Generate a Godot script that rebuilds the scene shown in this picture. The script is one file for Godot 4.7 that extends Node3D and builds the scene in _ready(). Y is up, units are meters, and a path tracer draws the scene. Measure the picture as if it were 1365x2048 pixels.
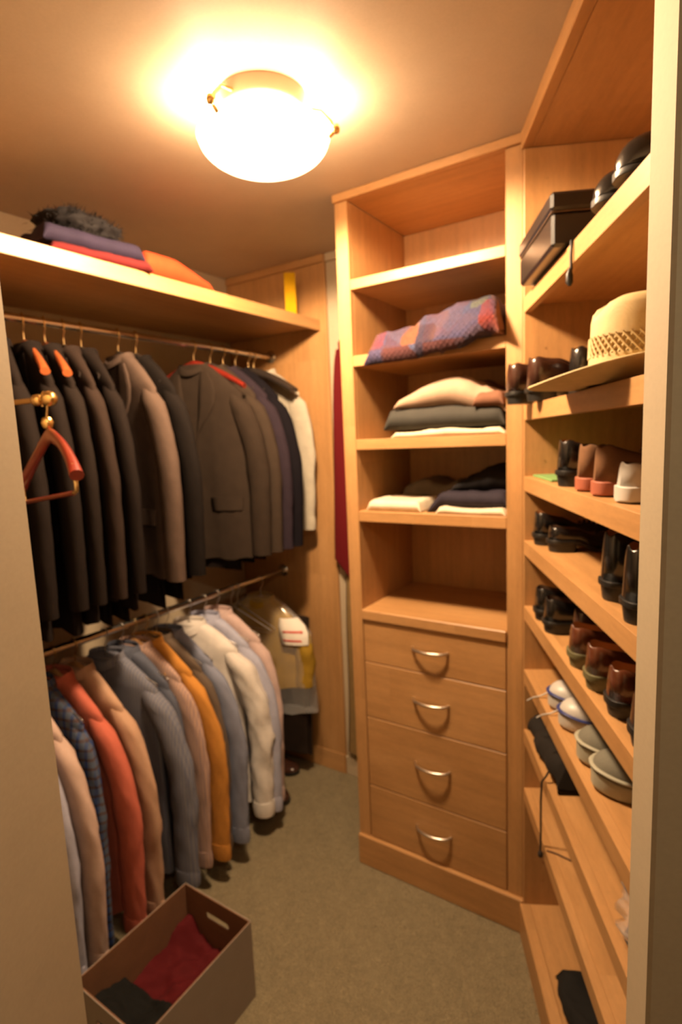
extends Node3D

# ---------------------------------------------------------------- mesh building
class MB:
	var v := PackedVector3Array()
	var n := PackedVector3Array()
	var uv := PackedVector2Array()
	var ix := PackedInt32Array()
	var at := Transform3D.IDENTITY

	# a grid of points; rows are rings when closed. Smooth normals inside the chunk.
	func grid(rows: Array, closed: bool, cap0 := false, cap1 := false) -> void:
		var v0 := v.size()
		var i0 := ix.size()
		var m: int = rows[0].size()
		var k := m + 1 if closed else m
		var vv := 0.0
		for r in rows.size():
			var row: PackedVector3Array = rows[r]
			if r > 0:
				vv += (row[0] - rows[r - 1][0]).length()
			var uu := 0.0
			for j in k:
				var p: Vector3 = row[j % m]
				if j > 0:
					uu += (p - row[(j - 1) % m]).length()
				v.append(p)
				uv.append(Vector2(uu, vv))
				n.append(Vector3.ZERO)
		for r in rows.size() - 1:
			for j in k - 1:
				var a := v0 + r * k + j
				ix.append_array([a, a + 1, a + k, a + 1, a + k + 1, a + k])
		var caps := []
		if cap0: caps.append([0, true])
		if cap1: caps.append([rows.size() - 1, false])
		for c in caps:
			var row: PackedVector3Array = rows[c[0]]
			var mid := Vector3.ZERO
			for p in row: mid += p
			mid /= m
			var b := v.size()
			v.append(mid); uv.append(Vector2.ZERO); n.append(Vector3.ZERO)
			for j in m:
				v.append(row[j]); uv.append(Vector2(row[j].x - mid.x, row[j].y - mid.y + row[j].z - mid.z)); n.append(Vector3.ZERO)
			for j in m:
				if c[1]: ix.append_array([b, b + 1 + (j + 1) % m, b + 1 + j])
				else: ix.append_array([b, b + 1 + j, b + 1 + (j + 1) % m])
		finish(v0, i0, closed)
		if closed:   # weld the seam's normals
			for r in rows.size():
				var a := v0 + r * k
				var s := (n[a] + n[a + k - 1]).normalized()
				n[a] = s
				n[a + k - 1] = s

	# turn a chunk outward, reckon its normals, and move it by «at»
	func finish(v0: int, i0: int, solid := true) -> void:
		var mid := Vector3.ZERO
		for i in range(v0, v.size()): mid += v[i]
		mid /= maxi(1, v.size() - v0)
		var vol := 0.0
		for t in range(i0, ix.size(), 3):
			vol += (v[ix[t]] - mid).dot((v[ix[t + 1]] - mid).cross(v[ix[t + 2]] - mid))
		if solid and vol > 0.0:      # front faces run clockwise
			for t in range(i0, ix.size(), 3):
				var w := ix[t + 1]
				ix[t + 1] = ix[t + 2]
				ix[t + 2] = w
		for t in range(i0, ix.size(), 3):
			var a := ix[t]
			var b := ix[t + 1]
			var c := ix[t + 2]
			var f := (v[c] - v[a]).cross(v[b] - v[a])
			n[a] += f
			n[b] += f
			n[c] += f
		for i in range(v0, v.size()):
			n[i] = (at.basis * n[i]).normalized() if n[i].length_squared() > 1e-30 else Vector3.UP
			v[i] = at * v[i]

	func poly(points: Array, u: Vector3, w: Vector3, off: Vector2) -> void:
		var b := v.size()
		for p in points:
			v.append(p); uv.append(Vector2(p.dot(u), p.dot(w)) + off); n.append(Vector3.ZERO)
		for j in range(1, points.size() - 1):
			ix.append_array([b, b + j, b + j + 1])

	# a box with chamfered edges; grain (u) runs along its longest side
	func box(lo: Vector3, hi: Vector3, c := 0.0015, off := Vector2.ZERO) -> void:
		var d := hi - lo
		var axes := [Vector3.RIGHT, Vector3.UP, Vector3.BACK]
		var long := 0
		if d.y > d.x and d.y >= d.z: long = 1
		elif d.z > d.x: long = 2
		c = minf(c, minf(d.x, minf(d.y, d.z)) * 0.45)
		var mid := (lo + hi) / 2
		var h := d / 2
		for k in 3:
			for s in [-1.0, 1.0]:
				var v0 := v.size()
				var i0 := ix.size()
				var a := (k + 1) % 3
				var b := (k + 2) % 3
				var q := []
				for e in [[-1.0, -1.0], [1.0, -1.0], [1.0, 1.0], [-1.0, 1.0]]:
					var p := mid
					p[k] += s * h[k]
					p[a] += e[0] * (h[a] - c)
					p[b] += e[1] * (h[b] - c)
					q.append(p)
				if s > 0: q.reverse()
				var u: Vector3 = axes[long] if long != k else axes[a]
				var w: Vector3 = axes[a] if (axes[a] != u) else axes[b]
				poly(q, u, w, off + Vector2(k * 0.37, k * 0.21 + s * 0.11))
				face(v0, i0)
		for k in 3:      # edges along axis k
			var a := (k + 1) % 3
			var b := (k + 2) % 3
			for e in [[-1.0, -1.0], [1.0, -1.0], [1.0, 1.0], [-1.0, 1.0]]:
				var v0 := v.size()
				var i0 := ix.size()
				var q := []
				for f in [[0, -1.0], [0, 1.0], [1, 1.0], [1, -1.0]]:
					var p := mid
					p[k] += f[1] * (h[k] - c)
					p[a] += e[0] * (h[a] - (c if f[0] == 0 else 0.0))
					p[b] += e[1] * (h[b] - (0.0 if f[0] == 0 else c))
					q.append(p)
				poly(q, axes[k], axes[a], off)
				face(v0, i0, mid)
		for x in [-1.0, 1.0]:
			for y in [-1.0, 1.0]:
				for z in [-1.0, 1.0]:
					var v0 := v.size()
					var i0 := ix.size()
					var o := mid + Vector3(x * h.x, y * h.y, z * h.z)
					poly([o - Vector3(0, y * c, z * c), o - Vector3(x * c, 0, z * c), o - Vector3(x * c, y * c, 0)], Vector3.RIGHT, Vector3.UP, off)
					face(v0, i0, mid)

	func face(v0: int, i0: int, away := Vector3.INF) -> void:
		if away != Vector3.INF:
			var f := (v[ix[i0 + 2]] - v[ix[i0]]).cross(v[ix[i0 + 1]] - v[ix[i0]])
			if f.dot(v[ix[i0]] - away) < 0:
				for t in range(i0, ix.size(), 3):
					var w := ix[t + 1]
					ix[t + 1] = ix[t + 2]
					ix[t + 2] = w
		finish(v0, i0, false)

	func tube(path: Array, rad, sides := 8, caps := true, flat := 1.0) -> void:
		var rows := []
		var t := Vector3.ZERO
		var x := Vector3.ZERO
		for i in path.size():
			var tn: Vector3 = (path[mini(i + 1, path.size() - 1)] - path[maxi(i - 1, 0)]).normalized()
			if i == 0:
				x = tn.cross(Vector3.UP if absf(tn.y) < 0.9 else Vector3.RIGHT).normalized()
			else:
				x = (x - tn * x.dot(tn)).normalized()
			t = tn
			var y := t.cross(x)
			var r: float = rad[i] if rad is Array else rad
			var row := PackedVector3Array()
			for j in sides:
				var a := TAU * j / sides
				row.append(path[i] + x * cos(a) * r + y * sin(a) * r * flat)
			rows.append(row)
		grid(rows, true, caps, caps)

	# profile of (radius, height) turned round y
	func lathe(prof: Array, sides := 32, sx := 1.0, sz := 1.0, caps := true) -> void:
		var rows := []
		for p in prof:
			var row := PackedVector3Array()
			for j in sides:
				var a := TAU * j / sides
				row.append(Vector3(cos(a) * p.x * sx, p.y, sin(a) * p.x * sz))
			rows.append(row)
		grid(rows, true, caps, caps)

	func mesh() -> ArrayMesh:
		var arr := []
		arr.resize(Mesh.ARRAY_MAX)
		arr[Mesh.ARRAY_VERTEX] = v
		arr[Mesh.ARRAY_NORMAL] = n
		arr[Mesh.ARRAY_TEX_UV] = uv
		arr[Mesh.ARRAY_INDEX] = ix
		var am := ArrayMesh.new()
		am.add_surface_from_arrays(Mesh.PRIMITIVE_TRIANGLES, arr)
		return am

# ---------------------------------------------------------------- scene helpers
var rng := RandomNumberGenerator.new()
var fine := FastNoiseLite.new()
var tex := {}
var mats := {}

func lin(r: float, g: float, b: float) -> Color:
	return Color(r, g, b).linear_to_srgb()

func tag(o: Node, label: String, category := "", group := "", kind := "") -> void:
	if label: o.set_meta("label", label)
	if category: o.set_meta("category", category)
	if group: o.set_meta("group", group)
	if kind: o.set_meta("kind", kind)

var used := {}
func numbered(called: String) -> String:
	used[called] = used.get(called, -1) + 1
	return called if used[called] == 0 else "%s_%03d" % [called, used[called]]

func thing(called: String, label: String, category: String, where := Vector3.ZERO, turn := 0.0, group := "") -> Node3D:
	var o := Node3D.new()
	o.name = numbered(called)
	add_child(o)
	o.position = where
	o.rotation.y = turn
	tag(o, label, category, group)
	return o

func part(called: String, b, m: Material, parent: Node = self) -> MeshInstance3D:
	var o := MeshInstance3D.new()
	if parent == self:
		o.name = numbered(called)
	else:
		var k := 0
		var nm := called
		while parent.has_node(NodePath(nm)):
			k += 1
			nm = "%s_%03d" % [called, k]
		o.name = nm
	o.mesh = b.mesh() if b is MB else b
	o.material_override = m
	o.cast_shadow = GeometryInstance3D.SHADOW_CASTING_SETTING_ON
	parent.add_child(o, true)
	return o

func struct(called: String, b: MB, m: Material, label: String, category: String) -> MeshInstance3D:
	var o := part(called, b, m)
	tag(o, label, category, "", "structure")
	return o

func slab(lo: Vector3, hi: Vector3, c := 0.0015) -> MB:
	var b := MB.new()
	b.box(lo, hi, c, Vector2(rng.randf() * 3.0, rng.randf() * 3.0))
	return b

# ---------------------------------------------------------------- materials
func noise_image(w: int, h: int, f: Callable) -> ImageTexture:
	var im := Image.create_empty(w, h, false, Image.FORMAT_RGB8)
	for y in h:
		for x in w:
			im.set_pixel(x, y, f.call(x, y))
	im.generate_mipmaps()
	return ImageTexture.create_from_image(im)

func make_textures() -> void:
	var ns := FastNoiseLite.new()
	ns.seed = 11
	ns.frequency = 0.02
	ns.fractal_octaves = 4
	var streak := ns.get_seamless_image(512, 512)
	ns.seed = 12
	ns.frequency = 0.006
	var cloud := ns.get_seamless_image(512, 512)
	var raw := PackedFloat32Array()
	raw.resize(512 * 512)
	for i in raw.size(): raw[i] = rng.randf()
	var grit := Image.create_empty(512, 512, false, Image.FORMAT_RF)
	for y in 512:
		for x in 512:
			var q := raw[y * 512 + x] * 2.0 + raw[y * 512 + (x + 1) % 512] + raw[y * 512 + (x + 511) % 512] + raw[((y + 1) % 512) * 512 + x] + raw[((y + 511) % 512) * 512 + x]
			q = clampf(0.5 + (q / 6.0 - 0.5) * 1.6, 0.0, 1.0)
			grit.set_pixel(x, y, Color(q, q, q))
	# maple: long faint streaks, soft figure, fine flecks along the grain
	tex.wood = noise_image(512, 512, func(x, y):
		var a: float = streak.get_pixel((x / 6) % 512, (y * 3) % 512).r
		var c: float = cloud.get_pixel((x / 2) % 512, y).r
		var g: float = grit.get_pixel((x / 5) % 512, y).r
		var k := 0.90 + 0.09 * (a - 0.5) + 0.10 * (c - 0.5) + 0.05 * (g - 0.5)
		return Color(k, k * (0.985 + 0.03 * (c - 0.5)), k * (0.96 + 0.08 * (c - 0.5))))
	# woven cloth: mottled tone with a thread grain
	tex.cloth = noise_image(512, 512, func(x, y):
		var c: float = cloud.get_pixel(x, y).r
		var g: float = grit.get_pixel(x, y).r
		var k := 0.90 + 0.08 * (c - 0.5) + 0.12 * (g - 0.5)
		return Color(k, k, k))
	tex.stripe = noise_image(256, 256, func(x, y):
		var g: float = grit.get_pixel(x, y).r
		var k := 0.93 + 0.06 * (g - 0.5)
		return Color(k * 0.72, k * 0.78, k * 0.95) if x % 16 < 4 else Color(k, k, k))
	tex.pin = noise_image(256, 256, func(x, y):
		var g: float = grit.get_pixel(x, y).r
		var k := 0.72 + 0.12 * (g - 0.5)
		return Color(1, 0.98, 0.95) if x % 32 < 2 else Color(k, k, k))
	tex.plaid = noise_image(256, 256, func(x, y):
		var g: float = grit.get_pixel(x, y).r
		var k := 0.9 + 0.1 * (g - 0.5)
		var a := 0.55 if x % 64 < 22 else 1.0
		var b := 0.6 if y % 64 < 20 else 1.0
		return Color(k * a, k * lerpf(1.0, a * b, 0.7), k * b))
	tex.carpet = noise_image(512, 512, func(x, y):
		var c: float = cloud.get_pixel(x, y).r
		var g: float = grit.get_pixel(x, y).r
		var s: float = streak.get_pixel(x, y).r
		var k := 0.84 + 0.05 * (c - 0.5) + 0.30 * (g - 0.5) + 0.06 * (s - 0.5)
		return Color(k, k * 0.99, k * 0.97))
	tex.plaster = noise_image(256, 256, func(x, y):
		var c: float = cloud.get_pixel(x * 2, y * 2).r
		var g: float = grit.get_pixel(x, y).r
		var k := 0.95 + 0.03 * (c - 0.5) + 0.03 * (g - 0.5)
		return Color(k, k, k))
	var bump := Image.create_empty(512, 512, false, Image.FORMAT_RGB8)
	for y in 512:
		for x in 512:
			var w := 0.5 + 0.25 * sin(x * TAU / 8.0) * sin(y * TAU / 8.0) + 0.35 * (grit.get_pixel(x, y).r - 0.5)
			bump.set_pixel(x, y, Color(w, w, w))
	bump.bump_map_to_normal_map(3.0)
	tex.weave = ImageTexture.create_from_image(bump)
	var pile := Image.create_empty(512, 512, false, Image.FORMAT_RGB8)
	for y in 512:
		for x in 512:
			var w := clampf(0.5 + 1.1 * (grit.get_pixel(x, y).r - 0.5) + 0.4 * (streak.get_pixel(x, y).r - 0.5), 0, 1)
			pile.set_pixel(x, y, Color(w, w, w))
	tex.pile = ImageTexture.create_from_image(pile)
	# knitted patchwork pattern of dyed shapes
	var cols := [Color(0.30, 0.28, 0.42), Color(0.33, 0.38, 0.52), Color(0.42, 0.35, 0.32), Color(0.36, 0.16, 0.16), Color(0.62, 0.40, 0.24), Color(0.42, 0.46, 0.34), Color(0.20, 0.17, 0.28), Color(0.55, 0.16, 0.12), Color(0.28, 0.32, 0.46), Color(0.16, 0.13, 0.24)]
	var vor := FastNoiseLite.new()
	vor.noise_type = FastNoiseLite.TYPE_CELLULAR
	vor.cellular_return_type = FastNoiseLite.RETURN_CELL_VALUE
	vor.cellular_distance_function = FastNoiseLite.DISTANCE_MANHATTAN
	vor.fractal_type = FastNoiseLite.FRACTAL_NONE
	vor.frequency = 0.019
	vor.seed = 5
	tex.patch = noise_image(512, 512, func(x, y):
		var c := int(absf(vor.get_noise_2d(x + 8.0 * (streak.get_pixel(x, y).r - 0.5), y)) * 37.0) % cols.size()
		var g: float = grit.get_pixel(x, y).r
		return cols[c] * (0.85 + 0.3 * g))
	tex.speckle = noise_image(256, 256, func(x, y):
		var k := 1.0 if (x % 16 < 4 and (y + 8 * ((x / 16) % 2)) % 16 < 4) else 0.62
		return Color(k, k * 0.95, k * 0.95))

func mat(key: String, c: Color, rough := 0.6, texture := "", scale := 1.0, opts := {}) -> StandardMaterial3D:
	if mats.has(key): return mats[key]
	var m := StandardMaterial3D.new()
	m.resource_name = key
	m.albedo_color = c
	m.roughness = rough
	if texture:
		m.albedo_texture = tex[texture]
		m.uv1_scale = Vector3.ONE * scale
	if opts.get("tri", false):
		m.uv1_triplanar = true
	if opts.has("normal"):
		m.normal_enabled = true
		m.normal_texture = tex[opts.normal]
		m.normal_scale = opts.get("bump", 0.4)
	if opts.has("metal"): m.metallic = opts.metal
	if opts.has("coat"):
		m.clearcoat_enabled = true
		m.clearcoat = opts.coat
		m.clearcoat_roughness = opts.get("coat_rough", 0.2)
	if opts.has("rim"):
		m.rim_enabled = true
		m.rim = opts.rim
		m.rim_tint = 0.6
	if opts.has("spec"): m.metallic_specular = opts.spec
	if opts.has("alpha"):
		m.transparency = BaseMaterial3D.TRANSPARENCY_ALPHA
		m.albedo_color.a = opts.alpha
		m.cull_mode = BaseMaterial3D.CULL_DISABLED
	mats[key] = m
	return m

func cloth(r: float, g: float, b: float, texture := "cloth", scale := 5.0) -> StandardMaterial3D:
	var key := "cloth %s %.3f %.3f %.3f" % [texture, r, g, b]
	var m := mat(key, lin(r, g, b), 0.85, texture, scale, {"tri": true, "normal": "weave", "bump": 0.25, "rim": 0.08, "spec": 0.3})
	m.cull_mode = BaseMaterial3D.CULL_DISABLED
	return m

func suiting(r: float, g: float, b: float, texture := "cloth") -> StandardMaterial3D:
	return mat("suiting %.4f %.4f %.4f" % [r, g, b], lin(r, g * 0.9, b * 0.85), 0.9, texture, 9.0 if texture == "pin" else 5.0, {"tri": true, "normal": "weave", "bump": 0.2, "spec": 0.2})

func leather(r: float, g: float, b: float, rough := 0.28) -> StandardMaterial3D:
	return mat("leather %.3f %.3f %.3f %.2f" % [r, g, b, rough], lin(r, g, b), rough, "cloth", 7.0, {"tri": true, "coat": 0.35, "coat_rough": rough * 0.7})

var maple: StandardMaterial3D
var paint: StandardMaterial3D

# ---------------------------------------------------------------- directions of the place
const TOWER_Z := -1.652
var corner := Vector3(-0.438, 0, TOWER_Z)          # where the drawer tower meets the shoe shelves
var along := Vector3(0.4485, 0, 0.8938)            # along the shoe shelves, towards the doorway
var inward := Vector3(0.8938, 0, -0.4485)          # from their fronts to their backs
const UNIT_TURN := -1.10579                         # turn that brings local x to «along», z to the aisle

func on_unit(s: float, y: float, n: float) -> Vector3:
	return corner + along * s + inward * n + Vector3(0, y, 0)

func _ready() -> void:
	rng.seed = 4
	fine.seed = 3
	fine.frequency = 1.0
	var cam := Camera3D.new()
	cam.name = "camera"
	cam.fov = 85.75
	cam.near = 0.02
	cam.far = 40.0
	cam.position = Vector3(0, 1.632, 0)
	cam.rotation = Vector3(-0.130309, 0.580942, -0.0427814)
	add_child(cam)
	cam.current = true
	# the photograph is soft all over: focused far too close, at a wide aperture
	var lens := CameraAttributesPhysical.new()
	lens.frustum_focal_length = 18.85
	lens.frustum_near = 0.02
	lens.frustum_far = 40.0
	lens.frustum_focus_distance = 0.42
	lens.exposure_aperture = 6.5
	lens.exposure_multiplier = 1.0
	cam.attributes = lens
	cam.fov = 85.75
	var env := Environment.new()
	env.background_mode = Environment.BG_COLOR
	env.background_color = Color(0, 0, 0)
	env.tonemap_mode = Environment.TONE_MAPPER_LINEAR
	env.tonemap_exposure = 1.0
	env.sdfgi_enabled = true
	env.ssao_enabled = true
	env.ssil_enabled = true
	var we := WorldEnvironment.new()
	we.name = "environment"
	we.environment = env
	add_child(we)
	make_textures()
	maple = mat("maple", lin(0.54, 0.295, 0.118), 0.45, "wood", 1.0)
	paint = mat("cream paint", lin(0.50, 0.405, 0.275), 0.8, "plaster", 2.0, {"tri": true})
	build_lamp()
	build_room()
	build_hanging_side()
	build_tower()
	build_shoe_unit()
	build_jackets()
	build_shirts()
	build_valet()
	build_left_shelf_things()
	build_box()
	build_tower_things()
	build_shoes()

# ---------------------------------------------------------------- the lamp
const LAMP_COLOR := Color(1.0, 0.852, 0.680)
const LAMP_POWER := 0.16
const HALL_POWER := 0.33
const BOWL_POWER := 4.1
func build_lamp() -> void:
	var c := Vector3(-0.905, 2.44, -1.113)
	var o := thing("ceiling_lamp", "round glowing white glass bowl lamp hung under the ceiling on brass clips", "lamp", c)
	var b := MB.new()
	b.lathe([Vector2(0.107, -0.0005), Vector2(0.108, -0.003), Vector2(0.104, -0.032), Vector2(0.098, -0.036), Vector2(0.0, -0.037)], 40)
	part("ceiling_pan", b, mat("lamp pan", lin(0.20, 0.13, 0.08), 0.6), o)
	b = MB.new()
	var outer := []
	for i in 13:
		var a := PI / 2 * i / 12.0
		outer.append(Vector2(0.156 * cos(a) if i < 12 else 0.0005, -0.088 - 0.066 * sin(a)))
	outer.push_front(Vector2(0.159, -0.085))
	outer.push_front(Vector2(0.157, -0.082))
	for i in 12:
		var a := PI / 2 * i / 12.0
		outer.push_front(Vector2(0.152 * cos(a), -0.086 - 0.061 * sin(a)))
	b.lathe(outer, 48, 1, 1, false)
	var glow := mat("lamp glass", lin(0.9, 0.85, 0.75), 0.3)
	glow.emission_enabled = true
	glow.emission = LAMP_COLOR
	glow.emission_energy_multiplier = 6.0
	part("lamp_bowl", b, glow, o)
	var brass := mat("brass", lin(0.80, 0.55, 0.22), 0.22, "", 1.0, {"metal": 1.0})
	for k in 3:
		var a := deg_to_rad(-30.0 + 120.0 * k)
		var dir := Vector3(cos(a), 0, sin(a))
		var t := MB.new()
		t.tube([dir * 0.10 + Vector3(0, -0.026, 0), dir * 0.14 + Vector3(0, -0.035, 0), dir * 0.162 + Vector3(0, -0.06, 0), dir * 0.166 + Vector3(0, -0.085, 0), dir * 0.154 + Vector3(0, -0.093, 0)], 0.005, 8)
		t.at = Transform3D(Basis.IDENTITY, dir * 0.172 + Vector3(0, -0.076, 0))
		t.lathe([Vector2(0.0, -0.012), Vector2(0.009, -0.008), Vector2(0.011, 0), Vector2(0.009, 0.008), Vector2(0, 0.012)], 12)
		part("clip", t, brass, o)
	for k in 2:
		var l := OmniLight3D.new()
		l.name = "lamp_light"
		l.light_color = LAMP_COLOR
		l.light_energy = LAMP_POWER
		l.light_size = 0.018
		l.omni_range = 12.0
		l.omni_attenuation = 2.0
		l.shadow_enabled = true
		l.position = Vector3(-0.776, 0, 0.631) * (0.130 if k == 0 else -0.130) + Vector3(0, -0.036, 0)
		o.add_child(l, true)
	# the light that the glass bowl throws down
	var d := SpotLight3D.new()
	d.name = "bowl_light"
	d.light_color = LAMP_COLOR
	d.light_energy = BOWL_POWER
	d.light_size = 0.065
	d.spot_range = 12.0
	d.spot_attenuation = 2.0
	d.spot_angle = 88.0
	d.spot_angle_attenuation = 0.12
	d.shadow_enabled = true
	d.position = Vector3(0, -0.088, 0)
	d.rotation = Vector3(-PI / 2, 0, 0)
	o.add_child(d, true)

# ---------------------------------------------------------------- the room
const H := 2.44
func at_door(lateral: float, y: float, dist: float) -> Vector3:    # seen from the doorway: across, up, into the closet
	return inward * lateral - along * dist + Vector3(0, y, 0)

func door_block(l0: float, l1: float, y0: float, y1: float, d0: float, d1: float, c := 0.002) -> MB:
	var b := MB.new()
	b.at = Transform3D(Basis(inward, Vector3.UP, along), Vector3.ZERO)
	b.box(Vector3(l0, y0, -d1), Vector3(l1, y1, -d0), c)
	return b

func build_room() -> void:
	var carpet := mat("carpet", lin(0.38, 0.315, 0.19), 0.95, "carpet", 2.4, {"tri": true})
	carpet.heightmap_enabled = true
	carpet.heightmap_texture = tex.pile
	carpet.heightmap_scale = 0.5
	struct("floor", slab(Vector3(-3.2, -0.1, -2.6), Vector3(2.6, 0, 2.4)), carpet, "olive grey cut pile carpet covering the closet floor", "carpet")
	var ceil := mat("ceiling paint", lin(0.54, 0.44, 0.33), 0.6, "plaster", 2.0, {"tri": true})
	struct("ceiling", slab(Vector3(-3.2, H, -2.6), Vector3(2.6, H + 0.1, 2.4)), ceil, "flat cream painted ceiling around the glowing lamp", "ceiling")
	struct("wall_left", slab(Vector3(-2.1, 0, -2.3), Vector3(-2.0, H, 0.4)), paint, "cream wall behind the hanging suits and shirts", "wall")
	struct("wall_back", slab(Vector3(-2.1, 0, -2.21), Vector3(0.5, H, -2.112)), paint, "narrow strip of cream back wall beside the drawer tower", "wall")
	var b := MB.new()
	b.at = Transform3D(Basis(along, Vector3.UP, -inward), corner)
	b.box(Vector3(-0.75, 0, -0.46), Vector3(1.15, H, -0.36))
	struct("wall_right", b, paint, "wall hidden behind the shoe shelving", "wall")
	struct("wall_front", door_block(-3.0, -0.49, 0, H, 0.47, 0.668, 0.004), paint, "cream painted wall end at the left edge of the doorway", "wall")
	struct("wall_front", door_block(0.27, 1.3, 0, H, 0.606, 0.668, 0.004), paint, "cream painted wall end at the right edge of the doorway", "wall")
	struct("wall_front", door_block(-0.488, 0.268, 2.2, H, 0.606, 0.668), paint, "wall above the doorway, out of the frame", "wall")
	# the hall outside, which the picture is taken from
	struct("wall_hall", door_block(-1.9, 1.9, 0, H, -1.35, -1.25), paint, "hall wall behind the camera", "wall")
	struct("wall_hall", door_block(-1.9, -1.8, 0, H, -1.24, 0.6), paint, "hall wall to the left of the camera", "wall")
	struct("wall_hall", door_block(1.2, 1.3, 0, H, -1.24, 0.6), paint, "hall wall to the right of the camera", "wall")
	var hl := thing("hall_lamp", "small round ceiling lamp in the hall behind the camera", "lamp", at_door(0.45, H, -0.35))
	var hb := MB.new()
	hb.lathe([Vector2(0.11, -0.0005), Vector2(0.11, -0.02), Vector2(0.09, -0.055), Vector2(0.05, -0.075), Vector2(0.0, -0.08)], 32)
	var hg := mat("hall lamp glass", lin(0.9, 0.88, 0.8), 0.4)
	hg.emission_enabled = true
	hg.emission = Color(1.0, 0.93, 0.80)
	hg.emission_energy_multiplier = 2.0
	part("lamp_bowl", hb, hg, hl)
	var ol := OmniLight3D.new()
	ol.name = "hall_light"
	ol.light_color = Color(1.0, 0.93, 0.80)
	ol.light_energy = HALL_POWER
	ol.light_size = 0.06
	ol.omni_range = 12.0
	ol.omni_attenuation = 2.0
	ol.shadow_enabled = true
	ol.position = Vector3(0, -0.05, 0)
	hl.add_child(ol)
	var bb := MB.new()
	bb.box(Vector3(-1.408, 0, -2.111), Vector3(-1.062, 0.085, -2.097), 0.002)
	bb.tube([Vector3(-1.408, 0.088, -2.104), Vector3(-1.062, 0.088, -2.104)], 0.007, 10)
	struct("baseboard_back", bb, paint, "cream baseboard between end panel and drawer tower", "baseboard")
	struct("trim_1", slab(Vector3(-1.408, 2.405, -2.111), Vector3(-1.062, 2.439, -2.098)), paint, "thin cream strip under the ceiling beside the drawer tower", "trim")

# ---------------------------------------------------------------- left side: shelf, rods, panels
func build_hanging_side() -> void:
	var o := thing("end_panel", "tall maple end panel closing the far end of the hanging rods", "panel", Vector3(-1.70, 0, -2.1))
	part("panel", slab(Vector3(-0.299, 0.1, -0.011), Vector3(0.285, 2.405, 0.002)), maple, o)
	part("baseboard_strip", slab(Vector3(-0.299, 0.0, -0.011), Vector3(0.285, 0.099, 0.006)), maple, o)
	part("top_strip", slab(Vector3(-0.299, 2.406, -0.011), Vector3(0.285, 2.439, 0.008)), maple, o)
	part("edge_strip", slab(Vector3(0.2855, 0.0, -0.011), Vector3(0.29, 2.439, 0.003), 0.001), maple, o)
	var p := part("partition", slab(Vector3(-1.999, 0, -0.672), Vector3(-1.46, H - 0.001, -0.652)), maple)
	tag(p, "maple partition at the near end of the hanging rods", "panel")
	o = thing("hanging_shelf", "long maple shelf with thick front edge above the row of suits", "shelf", Vector3(-1.7, 2.118, -1.4))
	part("board", slab(Vector3(-0.299, 0.012, -0.695), Vector3(0.236, 0.047, 0.727)), maple, o)
	part("front_edge", slab(Vector3(0.2365, 0.0, -0.695), Vector3(0.254, 0.0472, 0.727)), maple, o)
	var chrome := mat("chrome rod", lin(0.62, 0.58, 0.52), 0.22, "", 1.0, {"metal": 1.0})
	for k in 2:
		var y: float = [2.036, 0.995][k]
		o = thing("closet_rod", ["upper steel hanging rod under the shelf, full of suits", "lower steel hanging rod full of shirts"][k], "rod", Vector3(-1.74, y, -1.4), 0.0, "hanging rods")
		var b := MB.new()
		b.tube([Vector3(0, 0, -0.69), Vector3(0, 0, 0.72)], 0.013, 16)
		part("rod", b, chrome, o)
		for z in [-0.697, 0.7265]:
			b = MB.new()
			b.at = Transform3D(Basis(Vector3.RIGHT, PI / 2), Vector3(0, 0, z))
			b.lathe([Vector2(0.0, -0.006), Vector2(0.03, -0.006), Vector2(0.03, 0.0), Vector2(0.02, 0.006), Vector2(0.0, 0.006)] if z < 0 else [Vector2(0.0, -0.006), Vector2(0.02, -0.006), Vector2(0.03, 0.0), Vector2(0.03, 0.001), Vector2(0.0, 0.001)], 20)
			part("flange", b, chrome, o)

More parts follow.
